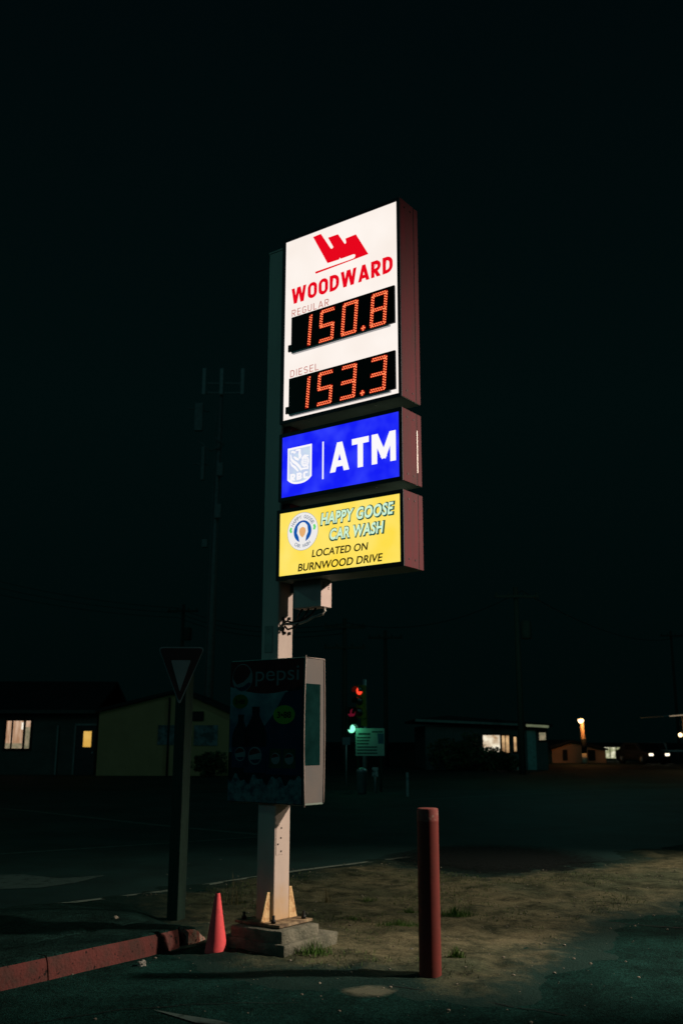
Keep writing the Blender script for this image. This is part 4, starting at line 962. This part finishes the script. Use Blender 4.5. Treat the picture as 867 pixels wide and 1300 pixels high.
# --- antenna tower
Y = 62.0; tx = xat(262, Y); th_ = zat(478, Y)
tw = thing('antenna_tower', 'tall faint antenna tower left of the gas price sign', 'antenna tower', (tx, Y, 0))
M['tower'] = mat('tower_grey', (0.17, 0.20, 0.19), 0.6, 0.2)
k = MB(); k.tube([(0, 0, -0.1), (0.1, 0, th_*0.5), (0.25, 0, th_)], [0.32, 0.22, 0.10], 14); k.build('mast', 'tower', tw)
def tz(py): return zat(py, Y)
for px in (243, 267, 296):
    a = MB(); a.box(xat(px, Y)-tx-0.12, xat(px, Y)-tx+0.12, -0.35, -0.2, tz(503), tz(470), 0.02); a.build('antenna_panel', mat('antenna_pale', (0.32, 0.36, 0.35), 0.6), tw)
a = MB(); a.box(xat(240, Y)-tx, xat(299, Y)-tx, -0.18, -0.10, tz(489), tz(487)); a.box(xat(240, Y)-tx, xat(299, Y)-tx, -0.18, -0.10, tz(501), tz(499)); a.build('antenna_frame', 'tower', tw)
for px, p0, p1, w in ((238, 515, 550, 0.28), (246, 570, 612, 0.12), (269, 590, 607, 0.22), (268, 642, 660, 0.22), (252, 687, 697, 0.18)):
    a = MB(); a.box(xat(px, Y)-tx-w, xat(px, Y)-tx+w, -0.55, -0.3, tz(p1), tz(p0), 0.03); a.build('equipment_box', 'tower', tw)
a = MB()
for p, q in (((252, 560), (268, 574)), ((268, 574), (285, 566)), ((285, 566), (275, 558)), ((240, 520), (266, 524)), ((246, 590), (266, 592))):
    A = at(p[0], p[1], Y); B = at(q[0], q[1], Y); a.tube([(A.x-tx, -0.3, A.z), (B.x-tx, -0.3, B.z)], 0.05, 6)
a.build('bracket', 'tower', tw)
lad = MB()
for s_ in (-0.22, 0.22): lad.tube([(s_, -0.36, 0.5), (s_+0.18, -0.2, th_*0.9)], 0.02, 5)
for i in range(40):
    z = 0.6+i*(th_*0.88-0.6)/40; xx = 0.18*z/th_; lad.tube([(-0.22+xx, -0.36+0.16*z/th_, z), (0.22+xx, -0.36+0.16*z/th_, z)], 0.012, 4)
lad.build('ladder', 'tower', tw)

# --- traffic signal
Y = 33.0; sx = xat(463, Y)
ts = thing('traffic_signal', 'traffic signal with a red lamp above and a green lamp below', 'traffic light', (sx, Y, 0))
M['signal'] = mat('signal_dark', (0.02, 0.022, 0.02), 0.5); M['signal_yellow'] = mat('signal_yellow', (0.20, 0.14, 0.02), 0.6)
k = MB(); k.tube([(0, 0.14, 0), (0, 0.14, zat(862, Y))], [0.075, 0.06], 12); k.build('pole', 'galv', ts)
M['sig_red'] = glow('signal_red_lens', (1.0, 0.05, 0.02), 1.6); M['sig_green'] = glow('signal_green_lens', (0.25, 1.0, 0.62), 1.5); M['sig_dim'] = glow('signal_faint_red', (0.10, 0.004, 0.014), 1.0); M['lens_off'] = mat('lens_dark', (0.02, 0.02, 0.02), 0.3)
def head(cx_, z_hi, sp_, lit, body, rz):
    """three lenses, z_hi = top lens centre; lit = index->material"""
    hz = bpy.data.objects.new('signal_head', None)
    k_ = MB(); k_.box(-0.17, 0.17, 0.0, 0.16, z_hi-2*sp_-0.19, z_hi+0.19, 0.025)
    R = Matrix.Translation((cx_, -0.12, 0)) @ Matrix.Rotation(rz, 4, 'Z')
    k_.bm.transform(R); hd = k_.build('signal_head', body, ts)
    for i in range(3):
        z = z_hi-i*sp_
        l_ = MB(); l_.disc(0, z, 0.135, -0.012, 20); l_.bm.transform(R); l_.build('lens', lit.get(i, 'lens_off'), hd)
        v_ = MB(); n_ = 14
        for j in range(n_):
            a0, a1 = math.radians(-15+210*j/n_), math.radians(-15+210*(j+1)/n_)
            p = lambda a_, y_: (0.145*math.cos(a_), y_, z+0.145*math.sin(a_))
            v_.face([p(a0, 0), p(a1, 0), p(a1, -0.24), p(a0, -0.24)])
        v_.bm.transform(R); v_.build('visor', 'signal', hd)
    bpy.data.objects.remove(hz)
head(xat(456.5, Y)-sx, zat(877, Y), 0.36, {0: 'sig_red'}, 'signal_yellow', math.radians(-42))
head(xat(446, Y)-sx, zat(905, Y), 0.26, {0: 'sig_dim', 2: 'sig_green'}, 'signal', math.radians(22))
k = MB(); k.box(xat(458, Y)-sx, xat(466, Y)-sx, 0.0, 0.12, zat(922, Y), zat(901, Y), 0.02); k.build('signal_back', 'signal_yellow', ts)

# --- info board
Y = 31.5; ix = xat(469.5, Y)
ib = thing('info_board', 'pale information board on two legs under the traffic signal', 'sign', (ix, Y, 0))
k = MB(); k.box(xat(451.5, Y)-ix, xat(488, Y)-ix, 0, 0.03, zat(959.5, Y), zat(924.5, Y), 0.005); bd = k.build('board', mat('board_pale', (0.42, 0.50, 0.44), 0.6, col2=(0.34, 0.40, 0.33), scale=2), ib)
tl = MB()
for i, (a, c_) in enumerate(((453, 470), (453, 469), (453, 468), (453, 479), (453, 478.5), (453, 479))):
    pz = 936+3.9*i+(0.3 if i > 2 else 0); tl.box(xat(a, Y)-ix, xat(c_, Y)-ix, -0.004, -0.0012, zat(pz+1.2, Y), zat(pz-0.6, Y))
tl.box(xat(455, Y)-ix, xat(470, Y)-ix, -0.004, -0.0012, zat(933, Y), zat(930.5, Y)); tl.box(xat(472, Y)-ix, xat(486, Y)-ix, -0.004, -0.0012, zat(930, Y), zat(928, Y))
tl.build('text_lines', mat('board_ink', (0.04, 0.07, 0.06), 0.6), bd)
k = MB(); k.prism([(xat(480, Y)-ix, zat(944, Y)), (xat(487, Y)-ix, zat(944, Y)), (xat(487, Y)-ix, zat(931, Y)), (xat(479, Y)-ix, zat(931, Y))], -0.004, -0.0012, 'y'); k.build('board_picture', mat('board_blue', (0.05, 0.12, 0.17), 0.6), bd)
for px in (453, 482):
    k = MB(); k.box(xat(px, Y)-ix, xat(px+2.5, Y)-ix, 0.034, 0.10, -0.1, zat(926, Y)); k.build('leg', 'timber', ib)
Y = 36.0
s1 = thing('small_sign', 'small square grey sign left of the information board', 'sign', (xat(439.5, Y), Y, 0))
k = MB(); k.box(-0.14, 0.14, -0.02, 0, zat(945.5, Y), zat(936, Y)); k.build('plate', 'ywhite', s1); k = MB(); k.tube([(0, 0.03, 0), (0, 0.03, zat(937, Y))], 0.025, 8); k.build('post', 'galv', s1)
Y = 30.5
s2 = thing('marker_post', 'short post with a pale patterned plate under the information board', 'marker post', (xat(476, Y), Y, 0))
k = MB(); k.box(-0.09, 0.09, -0.02, 0, zat(986, Y), zat(974, Y)); k.build('plate', mat('marker_pale', (0.5, 0.5, 0.45), 0.6, col2=(0.1, 0.1, 0.1), scale=9, thr=(0.5, 0.55)), s2); k = MB(); k.tube([(0, 0.03, 0), (0, 0.03, zat(975, Y))], 0.03, 8); k.build('post', 'galv', s2)
s3 = thing('litter_bin', 'dull greenish bin on the verge left of the marker post', 'bin', (xat(459, Y), Y, 0))
k = MB(); k.lathe([(0.12, 0), (0.15, 0.05), (0.16, 0.62), (0.17, 0.64)], 16); k.build('body', mat('bin_green', (0.08, 0.13, 0.12), 0.6), s3); k = MB(); k.lathe([(0.17, 0.64), (0.16, 0.70), (0.08, 0.76), (0.02, 0.77)], 16); k.build('lid', 'galv', s3)
Y = 29
s4 = thing('delineator', 'lone thin pale delineator post right of the information board', 'delineator', (xat(516.5, Y), Y, 0))
k = MB(); k.box(-0.035, 0.035, -0.012, 0.012, -0.05, zat(985, Y)+0.1, 0.004); k.build('post', mat('delineator_pale', (0.35, 0.36, 0.33), 0.6), s4); k = MB(); k.box(-0.03, 0.03, -0.018, -0.013, zat(990, Y), zat(986, Y)); k.build('reflector', 'ywhite', s4)

# --- orange building, street lamp, shop, cars, rail, canopy
Y = 72.0; ox = xat(725, Y)
ob = thing('building', 'low gabled building lit orange beside the street lamp', 'building', (ox, Y, 0))
ppoly('wall', [(xat(700, Y)-ox, -0.1), (xat(768, Y)-ox, -0.1), (xat(768, Y)-ox, zat(951, Y)), (0.15, zat(941.5, Y)), (-0.15, zat(941.5, Y)), (xat(700, Y)-ox, zat(949, Y))], 8, mat('orange_wall', (0.42, 0.22, 0.12), 0.9, var=0.15, scale=0.8), ob)
ppoly('roof', roofslab(xat(697, Y)-ox, zat(950, Y), 0.0, zat(941, Y)), 8.6, 'darkroof', ob, (0, -0.3, 0)); ppoly('roof', roofslab(0.002, zat(941, Y), xat(770, Y)-ox, zat(951.8, Y)), 8.6, 'darkroof', ob, (0, -0.3, 0))
for a, c_ in ((715, 718), (747, 753)):
    window(ob, xat(a, Y)-ox, xat(c_, Y)-ox, zat(963, Y), zat(953, Y), mat('dark_pane', (0.02, 0.02, 0.02), 0.2))
Y = 69.0
sl = thing('street_lamp', 'orange street lamp on a wooden post beside the gabled building', 'street lamp', (xat(741, Y), Y, 0))
lz = zat(914, Y)
k = MB(); k.tube([(0, 0, -0.1), (0, 0, 1.0), (-0.05, 0, zat(917, Y))], [0.17, 0.16, 0.13], 10); k.build('post', mat('lamp_post_wood', (0.42, 0.26, 0.16), 0.9, var=0.3, bump=0.3), sl)
k = MB(); k.lathe([(0.175, 0.10), (0.175, 0.72)], 12); k.build('post_sleeve', mat('pale_sleeve', (0.75, 0.62, 0.42), 0.7), sl)
k = MB(); k.lathe([(0.178, 0.74), (0.175, 1.70)], 12); k.build('post_wrap', 'frame_dark', sl)
lx_ = xat(737.5, Y)-xat(741, Y)
k = MB(); k.lathe([(0.05, lz+0.24), (0.20, lz+0.20), (0.23, lz+0.10), (0.23, lz+0.08)][::-1], 14, (lx_, -0.28)); k.build('lamp_head', 'galv', sl)
k = MB(); bmesh.ops.create_uvsphere(k.bm, u_segments=14, v_segments=10, radius=0.20, matrix=Matrix.Translation((lx_, -0.28, lz)))
k.build('lamp_globe', glow('sodium_lamp', (1.0, 0.62, 0.26), 5.0), sl)
k = MB(); k.tube([(0, 0, lz+0.1), (lx_, -0.28, lz+0.22)], 0.03, 6); k.build('lamp_arm', 'galv', sl)

Y = 80.0; shx = xat(773, Y)
sh = thing('shop', 'small shop with a brightly lit glass front right of the street lamp', 'shop', (shx, Y, 0))
k = MB(); k.box(xat(756, Y)-shx, xat(790, Y)-shx, 0, 6, -0.1, zat(946, Y)); k.build('wall', 'darkwall', sh)
k = MB(); k.box(xat(755, Y)-shx, xat(791, Y)-shx, -0.4, 6.3, zat(946, Y)+0.003, zat(944.6, Y)); k.build('roof', 'darkroof', sh)
M['shop_glass'] = glow('shop_interior', (0.30, 0.31, 0.17), 1.0, (1.0, 0.95, 0.72), 1.9, (0.46, 0.66))
window(sh, xat(758, Y)-shx, xat(788, Y)-shx, zat(962, Y), zat(948, Y), 'shop_glass', [(xat(763.5, Y)-shx, xat(764.3, Y)-shx), (xat(773, Y)-shx, xat(773.8, Y)-shx), (xat(781, Y)-shx, xat(781.8, Y)-shx)])

def car(label, px, Y_, rz, bodym, hl=2.2):
    o = thing('parked_car', label, 'car', (xat(px, Y_), Y_, 0), rz, 'cars with their lights on')
    prof = [(-2.15, 0.28), (2.1, 0.28), (2.2, 0.45), (2.15, 0.78), (1.2, 0.92), (0.55, 1.42), (-1.0, 1.46), (-1.75, 0.98), (-2.2, 0.92), (-2.25, 0.5)]
    k_ = MB(); k_.prism([(-a, z) for a, z in prof], -0.85, 0.85, 'x', bev=0.06); body = smooth_edges(k_.build('body', bodym, o), 40)
    g = MB(); g.face([(-0.72, -1.20, 0.95), (0.72, -1.20, 0.95), (0.64, -0.62, 1.40), (-0.64, -0.62, 1.40)])
    for v in g.bm.verts: v.co += Vector((0, -0.03, 0.02))
    g.build('windscreen', mat('car_glass', (0.01, 0.012, 0.012), 0.1), o)
    for s_ in (-1, 1):
        h_ = MB(); h_.box(s_*0.62-0.15, s_*0.62+0.15, -2.24, -2.14, 0.58, 0.74, 0.02); h_.build('headlight', glow('headlamp', (1.0, 0.88, 0.66), hl), o)
        sg_ = MB(); sg_.face([(s_*0.862, -1.0, 0.96), (s_*0.862, 0.9, 0.98), (s_*0.862, 0.75, 1.38), (s_*0.862, -0.5, 1.36)]); sg_.build('side_window', mat('car_side_glass', (0.01, 0.012, 0.012), 0.1), o)
        for yy_ in (-1.35, 1.35):
            w_ = MB(); w_.lathe([(0.20, -0.10), (0.31, -0.11), (0.33, -0.06), (0.33, 0.06), (0.31, 0.11), (0.20, 0.10)], 18)
            w_.bm.transform(Matrix.Translation((s_*0.80, yy_, 0.33)) @ Matrix.Rotation(PI/2, 4, 'Y')); wh = w_.build('wheel', 'signal', o)
            r_ = MB(); r_.lathe([(0.20, -0.115), (0.05, -0.13), (0.02, -0.13)] if s_ < 0 else [(0.02, 0.13), (0.05, 0.13), (0.20, 0.115)], 14)
            r_.bm.transform(Matrix.Translation((s_*0.80, yy_, 0.33)) @ Matrix.Rotation(PI/2, 4, 'Y')); r_.build('rim', 'galv', wh)
    gr = MB(); gr.box(-0.42, 0.42, -2.235, -2.19, 0.50, 0.66, 0.01); gr.build('grille', 'signal', o)
    return o
M['car_dark'] = mat('car_paint_dark', (0.03, 0.035, 0.04), 0.3, 0.3, var=0.05); M['car_pale'] = mat('car_paint_pale', (0.35, 0.33, 0.30), 0.3, 0.2, var=0.05)
car('dark car with a lit headlight pair, left one of the two at far right', 814, 70, math.radians(14), 'car_dark', 2.0)
car('pale car with the brightest headlights, right one of the two at far right', 829, 74, math.radians(-10), 'car_pale', 3.5)

Y = 86.0
gr_ = thing('guard_rail', 'long pale guard rail across the far right background', 'guard rail', (xat(790, Y), Y, 0))
k = MB(); L_ = xat(900, Y)-xat(790, Y); zr_ = zat(952.2, Y); k.box(0, L_, -0.04, 0, zr_-0.10, zr_+0.08, 0.02); k.build('rail', mat('rail_pale', (0.34, 0.36, 0.32), 0.6), gr_)
for i in range(5):
    k = MB(); k.box(0.2+i*L_/5, 0.32+i*L_/5, 0.003, 0.12, -0.1, zr_+0.05); k.build('post', 'polewood', gr_)
Y = 62.0; kx = xat(872, Y)
cn_ = thing('canopy', 'roadside canopy with a lit edge entering at the right border', 'canopy', (kx, Y, 0))
k = MB(); k.prism([(xat(845, Y)-kx, zat(909, Y)), (xat(905, Y)-kx, zat(904, Y)), (xat(905, Y)-kx, zat(902, Y)), (xat(845, Y)-kx, zat(908, Y))], 0, 5, 'y'); k.build('roof_slab', 'trim', cn_)
k = MB(); k.prism([(xat(852, Y)-kx, zat(908.8, Y)), (xat(905, Y)-kx, zat(905, Y)), (xat(905, Y)-kx, zat(903, Y)), (xat(852, Y)-kx, zat(907.8, Y))], -0.04, -0.005, 'y'); k.build('glowing_edge', glow('canopy_edge_glow', (0.40, 0.28, 0.17), 1.0, (0.2, 0.16, 0.1), 0.6), cn_)  # lamp-lit slab edge, the light on it put in as emission
k = MB(); k.box(xat(876, Y)-kx, xat(879, Y)-kx, 1, 1.2, -0.1, zat(907, Y)); k.build('post', 'galv', cn_)
k = MB(); bmesh.ops.create_uvsphere(k.bm, u_segments=10, v_segments=8, radius=0.13, matrix=Matrix.Translation((xat(866.5, Y)-kx, 0.3, zat(932, Y)))); k.build('lamp', glow('canopy_lamp', (1.0, 0.72, 0.36), 3.5), cn_)
k = MB(); k.tube([(xat(866.5, Y)-kx, 0.3, zat(930, Y)), (xat(866.5, Y)-kx, 0.3, zat(907, Y))], 0.015, 5); k.build('lamp_cord', 'cable', cn_)

# ================================================================== LIGHT
def lamp(name, kind, loc, energy, col, **k_):
    l_ = bpy.data.lights.new(name, kind); l_.energy = energy; l_.color = col
    for a, v in k_.items(): setattr(l_, a, v)
    o = bpy.data.objects.new(name, l_); COL.objects.link(o); o.location = loc; return o
def aim(o, t): o.rotation_euler = (Vector(t)-Vector(o.location)).to_track_quat('-Z', 'Y').to_euler()
fl = lamp('forecourt_lamp', 'SPOT', (9.4, 7.4, 6.0), 6400, (1.0, 0.79, 0.65), spot_size=math.radians(66), spot_blend=1.0, shadow_soft_size=0.20)
aim(fl, (-0.6, 7.50, 0.3)); fl.scale = (0.27, 1.0, 1.0)
fb = lamp('rear_forecourt_lamp', 'SPOT', (11.0, 12.2, 5.4), 4700, (1.0, 0.80, 0.62), spot_size=math.radians(52), spot_blend=1.0, shadow_soft_size=0.20)
aim(fb, (3.9, 11.4, 0.0))
mn = lamp('teal_fill', 'SUN', (0, 0, 20), 0.075, (0.30, 0.88, 1.0), angle=math.radians(25))  # added soft teal fill from behind the camera, not an actual moon
mn.rotation_euler = (math.radians(62), 0, math.radians(-22))
sd_ = lamp('street_lamp_light', 'POINT', (xat(737.5, 69), 68.4, lz-0.1), 90, (1.0, 0.42, 0.12), shadow_soft_size=0.2)
gl = lamp('signal_green_light', 'POINT', (xat(446, 33)+0.05, 31.2, zat(922, 33)), 4.0, (0.12, 1.0, 0.5), shadow_soft_size=0.1)
fr_ = lamp('far_right_light', 'SPOT', (xat(890, 60), 58, 5), 150, (1.0, 0.66, 0.32), spot_size=math.radians(110), spot_blend=1.0, shadow_soft_size=0.2)
aim(fr_, (xat(890, 52), 50, 0))

for nm_, lc, pw, cl in (('fill_light_left', (-12, 31, 9), 26, (1.0, 0.95, 0.42)), ('fill_light_far', (9, 36, 9), 300, (0.26, 1.0, 0.88)), ('fill_light_near', (-11, 11, 9), 240, (0.20, 1.0, 0.86))):  # added unseen fill points that lift the dark road and olive wall
    lamp(nm_, 'POINT', lc, pw, cl, shadow_soft_size=0.4)

w = bpy.data.worlds.new('World'); sc.world = w; w.use_nodes = True
nt = w.node_tree; nt.nodes.clear(); N, L = nt.nodes.new, nt.links.new
wo = N('ShaderNodeOutputWorld'); bgn = N('ShaderNodeBackground'); L(bgn.outputs[0], wo.inputs[0])
tc = N('ShaderNodeTexCoord'); sp_ = N('ShaderNodeSeparateXYZ'); L(tc.outputs['Generated'], sp_.inputs[0])
cr = N('ShaderNodeValToRGB'); L(sp_.outputs['Z'], cr.inputs[0]); e = cr.color_ramp.elements
e[0].position, e[0].color = 0.0, (0.0003, 0.0022, 0.0021, 1); e[1].position, e[1].color = 0.75, (0.0004, 0.0022, 0.0027, 1)
q_ = e.new(0.33); q_.color = (0.0005, 0.0036, 0.0036, 1)
L(cr.outputs[0], bgn.inputs[0]); bgn.inputs[1].default_value = 1.0

# ================================================================== CAMERA
cam = bpy.data.cameras.new('camera'); co = bpy.data.objects.new('camera', cam); COL.objects.link(co)
cam.sensor_fit = 'VERTICAL'; cam.sensor_height = 36.0; cam.lens = F/1300*36.0; cam.clip_end = 2000; cam.clip_start = 0.05
co.matrix_world = Matrix.Translation((0, 0, EYE)) @ Matrix.Rotation(PI/2+PITCH, 4, 'X') @ Matrix.Rotation(ROLL, 4, 'Z')
cam.dof.use_dof = True; cam.dof.focus_distance = 7.9; cam.dof.aperture_fstop = 2.4
sc.camera = co
sc.view_settings.view_transform = 'Standard'; sc.view_settings.look = 'None'; sc.view_settings.exposure = 0; sc.view_settings.gamma = 1
sc.render.engine = 'CYCLES'
sc.cycles.use_denoising = True; sc.cycles.max_bounces = 5
